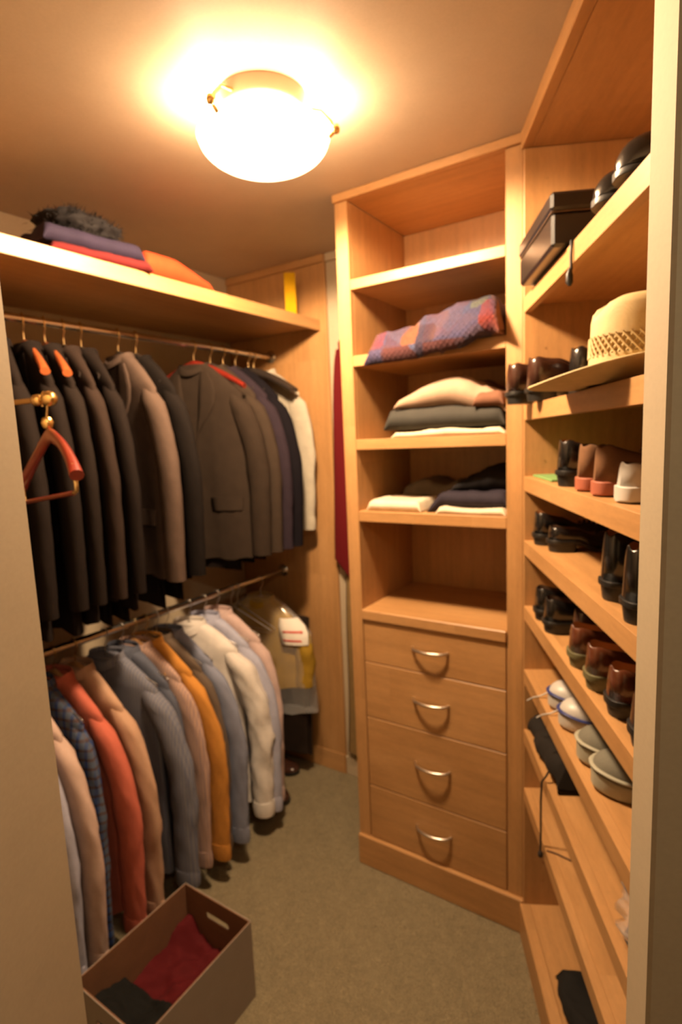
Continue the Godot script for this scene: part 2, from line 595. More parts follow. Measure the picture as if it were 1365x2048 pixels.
# ---------------------------------------------------------------- the drawer tower
func build_tower() -> void:
	var o := thing("drawer_tower", "tall maple tower of open shelves over four drawers with bar handles", "cabinet", Vector3(-0.749, 0, TOWER_Z))
	var w := 0.311
	var i := 0.262
	var d := -0.433
	part("post", slab(Vector3(-w, 0.122, -0.02), Vector3(-i, H - 0.027, 0)), maple, o)
	part("post", slab(Vector3(i, 0.122, -0.02), Vector3(w, H - 0.027, 0)), maple, o)
	part("top_strip", slab(Vector3(-w - 0.004, H - 0.026, -0.02), Vector3(w, H - 0.0005, 0.008)), maple, o)
	part("side_panel", slab(Vector3(-w, 0.0, d), Vector3(-i, H - 0.027, -0.0205)), maple, o)
	part("side_panel", slab(Vector3(i, 0.0, d), Vector3(w - 0.006, H - 0.027, -0.0205)), maple, o)
	part("back_panel", slab(Vector3(-i, 0.12, d), Vector3(i, H - 0.027, d + 0.012)), maple, o)
	part("top_panel", slab(Vector3(-i, H - 0.026, d), Vector3(i, H - 0.001, -0.0205)), maple, o)
	for s in [[2.130, 2.162], [1.877, 1.913], [1.594, 1.629], [1.342, 1.379]]:
		part("shelf", slab(Vector3(-i + 0.0005, s[0], d + 0.0125), Vector3(i - 0.0005, s[1], -0.001)), maple, o)
	part("counter", slab(Vector3(-i + 0.0005, 0.984, d + 0.0125), Vector3(i - 0.0005, 1.021, 0.008), 0.003), maple, o)
	part("toe_kick", slab(Vector3(-w, 0.0, -0.01), Vector3(w + 0.004, 0.1215, 0.014), 0.003), maple, o)
	var steel := mat("brushed steel", lin(0.72, 0.66, 0.58), 0.3, "", 1.0, {"metal": 1.0})
	var cuts := [0.982, 0.824, 0.610, 0.337, 0.1225]
	var labels := 0.0
	for k in 4:
		var lo: float = cuts[k + 1] + 0.0015
		var hi: float = cuts[k] - 0.0015
		var f := part("drawer", slab(Vector3(-i + 0.003, lo, -0.02), Vector3(i - 0.003, hi, -0.0005), 0.002), maple, o)
		var hy: float = [0.911, 0.725, 0.484, 0.240][k]
		var b := MB.new()
		var path := []
		for t in 15:
			var a := -1.0 + 2.0 * t / 14.0
			path.append(Vector3(0.066 * a, hy, 0.002 + 0.03 * (1.0 - a * a) ** 0.62 if absf(a) < 0.999 else -0.001))
		b.tube(path, 0.0048, 10)
		part("handle", b, steel, f)

# ---------------------------------------------------------------- the shoe shelves
const SHOE_SHELF := [2.005, 1.707, 1.503, 1.313, 1.113, 0.912, 0.717, 0.521]
func build_shoe_unit() -> void:
	var o := thing("shoe_shelves", "tall maple shelving unit full of shoes on the right", "shelving", corner, UNIT_TURN)
	part("side_panel", slab(Vector3(0.0005, 0.0, -0.345), Vector3(0.0125, H - 0.046, 0.0)), maple, o)
	part("side_panel", slab(Vector3(0.985, 0.0, -0.345), Vector3(1.003, H - 0.046, -0.002)), maple, o)
	part("back_panel", slab(Vector3(0.0125, 0.0, -0.357), Vector3(0.9845, H - 0.046, -0.3455)), maple, o)
	part("top_strip", slab(Vector3(0.0005, H - 0.045, -0.02), Vector3(1.003, H - 0.0005, 0.006)), maple, o)
	part("top_panel", slab(Vector3(0.0005, H - 0.045, -0.357), Vector3(1.003, H - 0.027, -0.0205)), maple, o)
	for y in SHOE_SHELF:
		part("shelf", slab(Vector3(0.013, y - 0.022, -0.345), Vector3(0.9845, y, -0.0201), 0.0003), maple, o)
		part("shelf_edge", slab(Vector3(0.013, y - 0.042, -0.02), Vector3(0.9845, y, 0.0), 0.0006), maple, o)
	part("bottom_shelf", slab(Vector3(0.0128, 0.09, -0.345), Vector3(0.9845, 0.1125, -0.0203), 0.0003), maple, o)
	part("toe_kick", slab(Vector3(0.0045, 0.0, -0.0201), Vector3(1.003, 0.1125, 0.012), 0.0015), maple, o)
	var b := MB.new()
	for r in 2:
		for k in 34:
			var y := 0.2 + 0.064 * k
			b.at = Transform3D(Basis(Vector3.BACK, PI / 2), Vector3(0.0128, y, [-0.06, -0.29][r]))
			b.lathe([Vector2(0.0, 0.0004), Vector2(0.0026, 0.0004), Vector2(0.003, -0.0002)], 8, 1, 1, false)
	var h := part("peg_holes", b, mat("peg hole", lin(0.05, 0.03, 0.015), 0.9), o)
	h.set_meta("kind", "stuff")

# ---------------------------------------------------------------- hangers
func hanger(called: String, label: String, where: Vector3, turn: float, wood: Material, group: String, half := 0.205, bar := false, tilt := 0.0, bend := 0.006) -> Node3D:
	var o := thing(called, label, "hanger", where, turn, group)
	o.rotation.z = tilt
	var brass := mat("hanger hook", lin(0.75, 0.56, 0.28), 0.25, "", 1.0, {"metal": 1.0})
	var path := [Vector3(-0.0185, -0.012, 0), Vector3(-0.0175, 0.006, 0)]
	for k in 7:
		var a := PI - PI * k / 6.0
		path.append(Vector3(0.0165 * cos(a), 0.0165 * sin(a) * 0.98, 0))
	path.append_array([Vector3(0.012, -0.022, 0), Vector3(0.002, -0.034, 0), Vector3(0, -0.045, 0), Vector3(0, -0.075, 0)])
	var b := MB.new()
	b.tube(path, 0.0022, 6)
	part("hook", b, brass, o)
	b = MB.new()
	var rows := []
	for k in 21:
		var t := -1.0 + k / 10.0
		var a := absf(t)
		var y := -0.07 - 0.085 * (a ** 1.25) - 0.02 * a * a
		var hh := lerpf(0.021, 0.013, a)
		var th := lerpf(0.008, 0.014, a * a)
		var z := bend * a * a
		var row := PackedVector3Array()
		for j in 10:
			var g := TAU * j / 10.0
			row.append(Vector3(half * t + 0.2 * hh * sin(g) * signf(t) * a, y - hh * 0.3 + hh * 0.8 * sin(g), z + th * cos(g)))
		rows.append(row)
	b.grid(rows, true, true, true)
	part("shoulder_bar", b, wood, o)
	if bar:
		for s in [-1.0, 1.0]:
			b = MB.new()
			b.tube([Vector3(s * half * 0.9, -0.155, 0.02), Vector3(s * half * 0.92, -0.195, 0.02), Vector3(s * half * 0.9, -0.207, 0.02), Vector3(s * half * 0.8, -0.21, 0.02)], 0.0042, 8)
			part("bar_bracket", b, brass, o)
		b = MB.new()
		b.tube([Vector3(-half * 0.82, -0.21, 0.02), Vector3(half * 0.82, -0.21, 0.02)], 0.0048, 8)
		part("trouser_bar", b, wood, o)
	return o

func wire_hanger(label: String, where: Vector3, turn: float, m: Material, group: String) -> void:
	var o := thing("wire_hanger", label, "hanger", where, turn, group)
	var path := [Vector3(-0.0165, -0.012, 0)]
	for k in 7:
		var a := PI - PI * k / 6.0
		path.append(Vector3(0.0162 * cos(a), 0.0162 * sin(a), 0))
	path.append_array([Vector3(0.012, -0.022, 0), Vector3(0, -0.04, 0), Vector3(0, -0.075, 0)])
	var b := MB.new()
	b.tube(path, 0.0017, 6)
	part("hook", b, m, o)
	b = MB.new()
	b.tube([Vector3(0, -0.075, 0), Vector3(0.02, -0.085, 0), Vector3(0.2, -0.165, 0), Vector3(0.208, -0.173, 0), Vector3(0.2, -0.18, 0), Vector3(-0.2, -0.18, 0), Vector3(-0.208, -0.173, 0), Vector3(-0.2, -0.165, 0), Vector3(-0.02, -0.085, 0), Vector3(0, -0.075, 0)], 0.0017, 6)
	part("wire_frame", b, m, o)

# ---------------------------------------------------------------- jackets and shirts
# Local frame: origin on the rod, x across the shoulders (+x to the aisle), y up, +z to the doorway.
class Cut:
	var hw := 0.215
	var th := 0.028
	var len := 0.88
	var drop := 0.115       # shoulder slope
	var top := -0.08
	var ph := 0.0
	var amp := 0.008
	var crease := 1.0
	var ns: FastNoiseLite
	func width(y: float) -> float:
		var t := clampf((top - y) / drop, 0, 1)
		var w := lerpf(0.062, hw, t ** 0.8)
		if y < top - drop:
			w = hw + 0.012 * clampf((top - drop - y) / 0.6, 0, 1)
		return w
	func depth(y: float) -> float:
		return lerpf(0.03, th, clampf((top - y) / 0.1, 0, 1))
	func fold(x: float, y: float) -> float:
		var g := clampf((top - drop - y) / 0.35, 0.0, 1.0)
		return g * amp * (sin(x * 34.0 + ph + y * 1.3) + 0.6 * sin(x * 71.0 + ph * 2.3)) + 0.5 * amp * ns.get_noise_3d(x * 9.0, y * 7.0, ph * 3.0)
	func face(x: float, y: float, s: float) -> float:
		var q := clampf(absf(x) / width(y), 0.0, 1.0)
		return s * depth(y) * (1.0 - q ** 3.0) ** 0.45 + fold(x, y)
	func body(mb: MB, hem := 0.0) -> void:
		var rows := []
		var ys := []
		for k in 7: ys.append(top - drop * k / 6.0)
		var m := 22
		for k in range(1, m + 1): ys.append(lerpf(top - drop, -len, float(k) / m))
		for y in ys:
			var row := PackedVector3Array()
			var w := width(y)
			for j in 36:
				var a := TAU * j / 36.0
				var x := w * cos(a)
				var z := face(x, y, signf(sin(a)) if absf(sin(a)) > 1e-6 else 0.0)
				var yy: float = y
				if y < -len + 0.12:
					yy += hem * (1.0 - (x / w) ** 2) * -1.0 * (1.0 - (y + len) / 0.12) + 0.006 * sin(x * 50 + ph)
				row.append(Vector3(x, yy, z))
			rows.append(row)
		mb.grid(rows, true, true, true)
	# a sleeve hanging from the shoulder; s is +1 for the aisle side
	func sleeve(mb: MB, s: float, long: float, out: float, r: float, zz := 0.0) -> void:
		var rows := []
		var sh := top - drop
		for k in 24:
			var t := k / 23.0
			var y := sh + 0.012 - long * t
			var cx := hw - 0.042 + (out + 0.042) * (1.0 - (1.0 - minf(t * 1.7, 1.0)) ** 2.0) - 0.012 * t * t
			var rx := r * lerpf(1.0, 0.78, t) * clampf(0.45 + t * 7.0, 0, 1)
			var rz := (th * 1.02) * lerpf(1.0, 0.85, t) * clampf(0.5 + t * 6.0, 0, 1)
			var row := PackedVector3Array()
			for j in 18:
				var a := TAU * j / 18.0
				var wr := 1.0 + crease * (amp / 0.007) ** 0.8 * (0.05 * sin(y * 40.0 + a * 2.0 + ph) * clampf(t * 3, 0, 1) * sin(PI * t) + 0.20 * ns.get_noise_3d(cos(a) * 2.2, y * 8.0, sin(a) * 2.2 + ph + s * 7.0))
				var tilt := -0.018 * (1.0 - clampf(t * 6.0, 0, 1)) * (cos(a))
				row.append(Vector3(s * (cx + rx * wr * cos(a)), y + tilt, zz * t + rz * wr * sin(a) + 0.4 * fold(s * 0.2, y)))
			rows.append(row)
		mb.grid(rows, true, true, true)
	func cuff(mb: MB, s: float, long: float, out: float, r: float, zz := 0.0) -> void:
		var rows := []
		var sh := top - drop
		var cx := hw + out - 0.012
		for k in 5:
			var y := sh + 0.012 - long - 0.055 + 0.062 * k / 4.0
			var row := PackedVector3Array()
			for j in 18:
				var a := TAU * j / 18.0
				var e := 1.06 if k in [1, 2, 3] else 1.0
				row.append(Vector3(s * (cx + r * 0.80 * e * cos(a)), y, zz + th * 0.9 * e * sin(a) + 0.4 * fold(s * 0.2, y)))
			rows.append(row)
		mb.grid(rows, true, true, true)
	func collar(mb: MB, hgt: float) -> void:
		var rows := []
		for k in 6:
			var t := k / 5.0
			var row := PackedVector3Array()
			for j in 24:
				var a := TAU * j / 24.0
				var fr := maxf(0.0, sin(a))          # the front dips and opens
				var rr := lerpf(1.0, 1.22, absf(t - 0.45) * 1.6)
				row.append(Vector3(0.064 * rr * cos(a), top - 0.022 + hgt * (1.0 - absf(t - 0.5) * 1.7) - 0.03 * fr * fr, (0.034 if t < 0.5 else 0.040) * rr * sin(a)))
			rows.append(row)
		mb.grid(rows, true, false, false)
	# a strip of cloth lying on the +z face, following it
	func strip(mb: MB, pts: Array, lift := 0.004) -> void:   # pts: [y, x left, x right]
		var rows := []
		for q in pts:
			var row := PackedVector3Array()
			for j in 5:
				var x := lerpf(q[1], q[2], j / 4.0)
				row.append(Vector3(x, q[0], face(x, q[0], 1.0) + lift))
			for j in 5:
				var x := lerpf(q[2], q[1], j / 4.0)
				row.append(Vector3(x, q[0], face(x, q[0], 1.0) - 0.002))
			rows.append(row)
		mb.grid(rows, true, true, true)
	func button(mb: MB, x: float, y: float, r := 0.006) -> void:
		mb.at = Transform3D(Basis(Vector3.RIGHT, PI / 2), Vector3(x, y, face(x, y, 1.0) + 0.0055))
		mb.lathe([Vector2(0, -0.002), Vector2(r, -0.001), Vector2(r, 0.001), Vector2(r * 0.7, 0.0018), Vector2(0, 0.0012)], 10)
		mb.at = Transform3D.IDENTITY

func cut(seed_: int, th: float, len_: float) -> Cut:
	var c := Cut.new()
	c.ns = fine
	c.ph = seed_ * 1.7
	c.th = th
	c.len = len_
	return c

func jacket(label: String, where: Vector3, turn: float, m: Material, seed_: int, th := 0.028, len_ := 0.86, group := "suit jackets on the upper rod", sleeve_len := 0.66) -> Node3D:
	var o := thing("suit_jacket", label, "jacket", where, turn, group)
	var c := cut(seed_, th, len_)
	c.amp = 0.005
	c.crease = 0.65
	c.drop = 0.125
	var b := MB.new()
	c.body(b)
	part("body", b, m, o)
	for s in [1.0, -1.0]:
		b = MB.new()
		c.sleeve(b, s, sleeve_len, 0.06 if s > 0 else 0.012, 0.052, 0.004)
		part("sleeve", b, m, o)
	b = MB.new()
	c.collar(b, 0.035)
	part("collar", b, m, o)
	for s in [1.0, -1.0]:
		b = MB.new()
		var pts := []
		for k in 9:
			var t := k / 8.0
			var y := lerpf(-0.115, -0.44, t)
			var inner := lerpf(0.05, 0.006, t)
			var outer := inner + (0.075 * sin(PI * minf(t * 1.25 + 0.12, 1.0)) + 0.004)
			pts.append([y, s * inner, s * outer])
		c.strip(b, pts, 0.005)
		part("lapel", b, m, o)
	for s in [1.0, -1.0]:
		b = MB.new()
		var x0: float = s * 0.13
		c.strip(b, [[-0.615, x0 - 0.07, x0 + 0.07], [-0.63, x0 - 0.07, x0 + 0.07], [-0.65, x0 - 0.07, x0 + 0.07], [-0.668, x0 - 0.066, x0 + 0.066]], 0.0065)
		part("pocket_flap", b, m, o)
	for y in [-0.46, -0.56]:
		b = MB.new()
		c.button(b, 0.012, y, 0.009)
		part("button", b, mat("dark horn", lin(0.02, 0.015, 0.012), 0.3), o)
	return o

func shirt(label: String, where: Vector3, turn: float, m: Material, seed_: int, th := 0.026, out := 0.055, len_ := 0.86, group := "shirts on the lower rod", amp := 0.008, sleeve_len := 0.665) -> Node3D:
	var o := thing("shirt", label, "shirt", where, turn, group)
	var c := cut(seed_, th, len_)
	c.drop = 0.105
	c.hw = 0.205
	c.amp = amp
	var b := MB.new()
	c.body(b, 0.04)
	part("body", b, m, o)
	for s in [1.0, -1.0]:
		var u := out if s > 0 else 0.02
		b = MB.new()
		c.sleeve(b, s, sleeve_len, u, 0.056, 0.012)
		part("sleeve", b, m, o)
		b = MB.new()
		c.cuff(b, s, sleeve_len, u, 0.056, 0.012)
		part("cuff", b, m, o)
	b = MB.new()
	c.collar(b, 0.045)
	part("collar", b, m, o)
	b = MB.new()
	var pts := []
	for k in 14: pts.append([lerpf(-0.13, -len_ + 0.02, k / 13.0), -0.016, 0.016])
	c.strip(b, pts, 0.003)
	part("placket", b, m, o)
	for k in 6:
		b = MB.new()
		c.button(b, 0.0, -0.16 - 0.105 * k, 0.0055)
		part("button", b, mat("pearl button", lin(0.7, 0.65, 0.55), 0.3), o)
	return o

func trousers(label: String, where: Vector3, turn: float, m: Material, seed_: int, len_: float, hw := 0.17, th := 0.018, group := "") -> void:
	var o := thing("trousers", label, "trousers", where, turn, group)
	for s in [1.0, -1.0]:
		var b := MB.new()
		var rows := []
		for k in 16:
			var t := k / 15.0
			var y := lerpf(-0.19, -len_, t)
			var row := PackedVector3Array()
			for j in 16:
				var a := TAU * j / 16.0
				var w := hw * lerpf(1.0, 0.9, t)
				row.append(Vector3(w * cos(a), y + 0.012 * cos(a) * s * t, s * th * 0.55 + th * 0.5 * sin(a) * (1.0 + 0.3 * fine.get_noise_2d(a, y * 8 + seed_)) + 0.004 * sin(cos(a) * 5 + seed_) * t))
			rows.append(row)
		b.grid(rows, true, true, true)
		part("leg", b, m, o)

func build_jackets() -> void:
	var X := -1.74
	var Y := 2.036
	var rust := mat("rust hanger wood", lin(0.40, 0.10, 0.03), 0.3, "wood", 2.0, {"tri": true, "coat": 0.5})
	var red := mat("cherry hanger wood", lin(0.20, 0.018, 0.010), 0.3, "wood", 2.0, {"tri": true, "coat": 0.6})
	var dark := mat("black hanger", lin(0.03, 0.022, 0.018), 0.35)
	# z, turn degrees, colour, half depth, length, hanger wood, label
	var list := [
		[-0.755, -14.0, suiting(0.026, 0.018, 0.014, "pin"), 0.030, 0.90, dark, "dark grey suit jacket nearest the doorway, half hidden by the wall end"],
		[-0.845, -14.0, suiting(0.014, 0.0105, 0.009), 0.030, 0.93, dark, "black suit jacket second from the doorway, behind the brass valet rod"],
		[-0.935, -14.0, suiting(0.014, 0.0105, 0.009), 0.029, 0.94, rust, "black suit jacket on the rust orange hanger nearest the doorway"],
		[-1.000, -14.0, suiting(0.016, 0.012, 0.010), 0.026, 0.93, rust, "charcoal suit jacket on the second rust orange hanger"],
		[-1.062, -13.0, suiting(0.030, 0.021, 0.017), 0.026, 0.88, dark, "brownish charcoal suit jacket just past the rust orange hangers"],
		[-1.122, -12.0, suiting(0.014, 0.0105, 0.009), 0.026, 0.92, dark, "black suit jacket just before the pale grey one"],
		[-1.262, -8.0, suiting(0.100, 0.074, 0.060), 0.032, 0.85, dark, "pale grey suit jacket, the lightest one of the dark row"],
		[-1.335, -5.0, suiting(0.011, 0.009, 0.008), 0.030, 0.88, dark, "black suit jacket just beyond the pale grey one"],
		[-1.610, 12.0, suiting(0.036, 0.027, 0.020), 0.036, 0.87, red, "charcoal suit jacket on the cherry red hanger showing its front pocket flap"],
		[-1.700, 8.0, suiting(0.050, 0.038, 0.028), 0.030, 0.79, dark, "taupe grey suit jacket just beyond the one with the pocket flap"],
		[-1.775, 7.0, suiting(0.034, 0.026, 0.038), 0.028, 0.83, dark, "purplish navy suit jacket near the far end of the rod"],
		[-1.850, 6.0, suiting(0.010, 0.009, 0.013), 0.030, 0.84, dark, "midnight navy suit jacket next to the black empty hangers"],
	]
	for k in list.size():
		var q: Array = list[k]
		var w := Vector3(X, Y, q[0])
		jacket(q[6], w, deg_to_rad(q[1]), q[2], k + 2, q[3], q[4])
		hanger("suit_hanger", "hanger inside the " + q[6].get_slice(",", 0), w, deg_to_rad(q[1]), q[5], "suit hangers on the upper rod", 0.232 if q[5] == red else 0.2 if q[5] == rust else 0.16)
	for q in [[-1.062, -13.0, 0.965, "black trousers hanging out below the brownish charcoal jacket"], [-1.122, -12.0, 0.970, "black trousers hanging out below the jacket before the pale grey one"], [-1.262, -8.0, 0.965, "black trousers hanging out below the pale grey suit jacket"], [-1.335, -5.0, 0.955, "black trousers hanging out below the jacket beyond the pale grey one"], [-1.61, 12.0, 0.915, "black trousers hanging out below the jacket with the pocket flap"], [-1.70, 8.0, 0.90, "black trousers hanging out below the taupe grey jacket"], [-1.775, 7.0, 0.90, "black trousers hanging out below the purplish navy jacket"]]:
		trousers(q[3], Vector3(X, Y, q[0]), deg_to_rad(q[1]), suiting(0.014, 0.0105, 0.009), 5, q[2], 0.17, 0.016, "suit trousers on the upper rod")
	hanger("suit_hanger", "empty black hanger, first of two at the far end of the upper rod", Vector3(X, Y, -1.935), deg_to_rad(4), dark, "suit hangers on the upper rod", 0.235)
	hanger("suit_hanger", "empty black hanger, closest to the off-white shirt and end panel", Vector3(X, Y, -1.972), deg_to_rad(2), dark, "suit hangers on the upper rod", 0.235)
	shirt("off-white long-sleeved shirt against the end panel on the upper rod", Vector3(X, Y, -2.035), 0.0, cloth(0.52, 0.46, 0.36), 31, 0.024, 0.03, 0.80, "shirts on the upper rod", 0.005, 0.58)

func build_shirts() -> void:
	var X := -1.74
	var Y := 0.995
	var tan_ := mat("tan hanger wood", lin(0.42, 0.22, 0.09), 0.35, "wood", 2.0, {"tri": true, "coat": 0.4})
	var wire := mat("hanger wire", lin(0.55, 0.52, 0.48), 0.3, "", 1.0, {"metal": 1.0})
	# z, turn, cloth, half depth, sleeve reach, hanger, label
	var list := [
		[-0.725, 4.0, cloth(0.42, 0.42, 0.52), 0.026, 0.07, wire, "lavender blue shirt nearest the doorway on the lower rod"],
		[-0.788, 4.0, cloth(0.56, 0.40, 0.33), 0.026, 0.085, tan_, "pinkish beige shirt between the lavender and the denim shirts"],
		[-0.850, 6.0, cloth(0.10, 0.13, 0.19, "plaid", 9.0), 0.022, 0.02, wire, "dark denim blue checked shirt beside the salmon shirt"],
		[-0.912, 6.0, cloth(0.56, 0.14, 0.09), 0.027, 0.085, tan_, "salmon red shirt on the lower rod"],
		[-0.985, 6.0, cloth(0.52, 0.32, 0.21), 0.027, 0.08, tan_, "tan peach shirt just beyond the salmon one"],
		[-1.098, 14.0, cloth(0.20, 0.20, 0.23, "stripe", 6.0), 0.032, 0.085, wire, "slate grey striped shirt with broad sleeve"],
		[-1.165, 8.0, cloth(0.10, 0.11, 0.15), 0.022, 0.02, wire, "dark slate shirt squeezed behind the grey striped one"],
		[-1.218, 8.0, cloth(0.50, 0.32, 0.24, "stripe", 6.0), 0.022, 0.055, tan_, "pale brick striped shirt beside the amber shirt"],
		[-1.270, 8.0, cloth(0.60, 0.26, 0.05), 0.024, 0.09, tan_, "amber orange shirt in the middle of the lower rod"],
		[-1.318, 8.0, cloth(0.14, 0.10, 0.07), 0.020, 0.06, wire, "dark brown shirt just beyond the amber one"],
		[-1.368, 10.0, cloth(0.24, 0.26, 0.35), 0.024, 0.09, wire, "grey blue shirt hanging before the white one"],
		[-1.480, 20.0, cloth(0.80, 0.74, 0.68), 0.042, 0.085, wire, "crumpled white shirt with buttons and hanging cuffs"],
		[-1.565, 12.0, cloth(0.44, 0.45, 0.58), 0.026, 0.085, wire, "light blue shirt just beyond the white one"],
		[-1.640, 10.0, cloth(0.62, 0.45, 0.41), 0.030, 0.05, wire, "pale pink shirt, last before the wire hangers"],
	]
	for k in list.size():
		var q: Array = list[k]
		var w := Vector3(X, Y, q[0])
		shirt(q[6], w, deg_to_rad(-q[1]) * -1.0, q[2], k + 51, q[3], q[4], 0.86, "shirts on the lower rod", 0.014 if k == 11 else 0.007)
		if q[5] == wire:
			wire_hanger("wire hanger inside the " + q[6], w, deg_to_rad(q[1]), wire, "wire hangers on the lower rod")
		else:
			hanger("shirt_hanger", "tan wooden hanger inside the " + q[6], w, deg_to_rad(q[1]), tan_, "wooden hangers on the lower rod", 0.155)
	wire_hanger("empty wire hanger beside the pale pink shirt", Vector3(X, Y, -1.725), deg_to_rad(6), wire, "wire hangers on the lower rod")
	wire_hanger("empty wire hanger next to the dry-cleaning bag", Vector3(X, Y, -1.765), deg_to_rad(2), wire, "wire hangers on the lower rod")
	# garments in the dry-cleaning bag
	var c := cut(81, 0.040, 0.50)
	c.hw = 0.20
	c.amp = 0.008
	var o := thing("yellow_garment", "mustard yellow short garment inside the clear dry-cleaning bag", "jacket", Vector3(X + 0.02, Y, -1.90), deg_to_rad(6))
	var yel := cloth(0.42, 0.25, 0.025)
	var b := MB.new()
	c.body(b)
	part("body", b, yel, o)
	for s in [1.0, -1.0]:
		b = MB.new()
		c.sleeve(b, s, 0.30, 0.03, 0.055)
		part("sleeve", b, yel, o)
	b = MB.new()
	c.collar(b, 0.04)
	part("collar", b, yel, o)
	trousers("dark brown trousers hanging below the yellow garment", Vector3(X + 0.03, Y, -1.99), deg_to_rad(4), cloth(0.030, 0.018, 0.012), 3, 0.88, 0.18, 0.03)
	wire_hanger("wire hanger inside the bagged yellow garment", Vector3(X + 0.02, Y, -1.90), deg_to_rad(6), wire, "wire hangers on the lower rod")
	# clear film over it, and the printed paper cape on its shoulder
	c = cut(83, 0.052, 0.62)
	c.hw = 0.265
	c.drop = 0.16
	c.amp = 0.012
	b = MB.new()
	var film := MB.new()
	c.body(film)
	var m := mat("clear film", Color(1, 1, 1), 0.12, "", 1.0, {"alpha": 0.10})
	var bag := part("dry_cleaning_bag", film, m)
	bag.position = Vector3(X + 0.02, Y + 0.012, -1.90)
	bag.rotation.y = deg_to_rad(6)
	tag(bag, "clear plastic dry-cleaning bag over the mustard yellow garment", "bag")
	o = thing("paper_cape", "white paper dry-cleaning cape with red printed lines on the bagged garment", "paper", Vector3(X + 0.02, Y, -1.90), deg_to_rad(6))
	c = cut(85, 0.058, 0.30)
	c.hw = 0.272
	c.drop = 0.15
	c.amp = 0.008
	b = MB.new()
	c.strip(b, [[-0.16, 0.13, 0.20], [-0.19, 0.13, 0.235], [-0.22, 0.135, 0.258], [-0.25, 0.14, 0.262], [-0.275, 0.145, 0.262]], 0.006)
	part("sheet", b, mat("white paper", lin(0.75, 0.70, 0.62), 0.7), o)
	var ink := mat("red ink", lin(0.6, 0.08, 0.06), 0.7)
	for y in [-0.215, -0.255]:
		b = MB.new()
		c.strip(b, [[y + 0.004, 0.15, 0.235], [y - 0.004, 0.152, 0.24]], 0.0075)
		part("printed_line", b, ink, o)

# ---------------------------------------------------------------- valet rod
func build_valet() -> void:
	var brass := mat("brass", lin(0.80, 0.55, 0.22), 0.22, "", 1.0, {"metal": 1.0})
	var o := thing("valet_rod", "brass valet rod reaching out past the left wall end", "rod", Vector3(-1.46, 1.748, -0.662))
	var b := MB.new()
	b.tube([Vector3(0.0, 0, 0), Vector3(0.285, -0.004, 0)], 0.006, 12)
	part("rod", b, brass, o)
	b = MB.new()
	b.at = Transform3D(Basis(Vector3.BACK, PI / 2), Vector3(0.302, -0.004, 0))
	b.lathe([Vector2(0, -0.016), Vector2(0.010, -0.013), Vector2(0.016, -0.004), Vector2(0.016, 0.004), Vector2(0.010, 0.013), Vector2(0, 0.016)], 20)
	part("end_knob", b, brass, o)
	b = MB.new()
	b.at = Transform3D(Basis(Vector3.BACK, PI / 2), Vector3(0.255, -0.004, 0))
	b.lathe([Vector2(0, -0.012), Vector2(0.011, -0.012), Vector2(0.013, 0.0), Vector2(0.011, 0.012), Vector2(0, 0.012)], 16)
	part("collar_ring", b, brass, o)
	b = MB.new()
	b.at = Transform3D(Basis(Vector3.BACK, PI / 2), Vector3(0.002, 0, 0))
	b.lathe([Vector2(0, -0.004), Vector2(0.018, -0.004), Vector2(0.02, 0.0), Vector2(0.012, 0.008), Vector2(0, 0.008)], 20)
	part("mount", b, brass, o)
	var cherry := mat("cherry hanger wood", lin(0.20, 0.018, 0.010), 0.3)
	o = hanger("suit_hanger", "empty cherry red hanger with trouser bar on the brass valet rod", Vector3(-1.183, 1.744, -0.664), -0.233, cherry, "", 0.205, true, 0.103, 0.022)
	b = MB.new()
	b.at = Transform3D(Basis.IDENTITY, Vector3(0, -0.05, 0))
	b.lathe([Vector2(0, -0.014), Vector2(0.009, -0.011), Vector2(0.013, 0), Vector2(0.009, 0.011), Vector2(0, 0.014)], 16)
	part("hook_ball", b, brass, o)

# ---------------------------------------------------------------- folded cloth
# A folded pile of cloth: local x0..x1 wide, z0 (back) .. z1 (front), thickness h(x) via callable, lower face at y0(x).
func folded(x0: float, x1: float, z0: float, z1: float, hgt: Callable, base: Callable, seed_: int, rough := 0.004, layers := 1, droop := 0.0) -> MB:
	var b := MB.new()
	var rows := []
	var nx := 22
	for i in nx + 1:
		var t := i / float(nx)
		var e := 0.020
		var x := lerpf(x0, x1, t)
		var endr := sqrt(clampf(1.0 - (1.0 - minf(minf(t, 1.0 - t) * (x1 - x0) / e, 1.0)) ** 2.0, 0.02, 1.0))
		var hh: float = hgt.call(x) * endr
		var yb: float = base.call(x)
		var row := PackedVector3Array()
		var wob := rough * 1.5 * fine.get_noise_2d(x * 9.0, seed_ * 3.1)
		# section: top from back to front, round front, bottom to back
		var np := 14
		for j in np:
			var u := j / float(np - 1)
			var z := lerpf(z0, z1 - hh * 0.5, u)
			var y := yb + hh + rough * fine.get_noise_3d(x * 11.0, z * 11.0, seed_) * 2.0
			row.append(Vector3(x, y, z))
		for j in range(1, 8):
			var a := PI / 2 - PI * j / 8.0
			var lay := 1.0 - 0.10 * absf(sin(a * layers))
			row.append(Vector3(x, yb + hh * 0.5 + hh * 0.5 * sin(a), z1 - hh * 0.5 + wob + hh * 0.5 * cos(a) * lay))
		for j in 8:
			var u := j / 7.0
			row.append(Vector3(x, yb, lerpf(z1 - hh * 0.5, z0, u)))
		if droop > 0.0:      # the front edge hangs over the shelf
			for j in row.size():
				row[j].y -= droop * smoothstep(0.012, 0.036, row[j].z) * smoothstep(x1, x1 - 0.13, x)
		rows.append(row)
	b.grid(rows, true, true, true)
	return b

func flat_cloth(called: String, label: String, category: String, b: MB, m: Material, where := Vector3.ZERO, turn := 0.0, group := "") -> MeshInstance3D:
	var o := part(called, b, m)
	o.position = where
	o.rotation.y = turn
	tag(o, label, category, group)
	return o

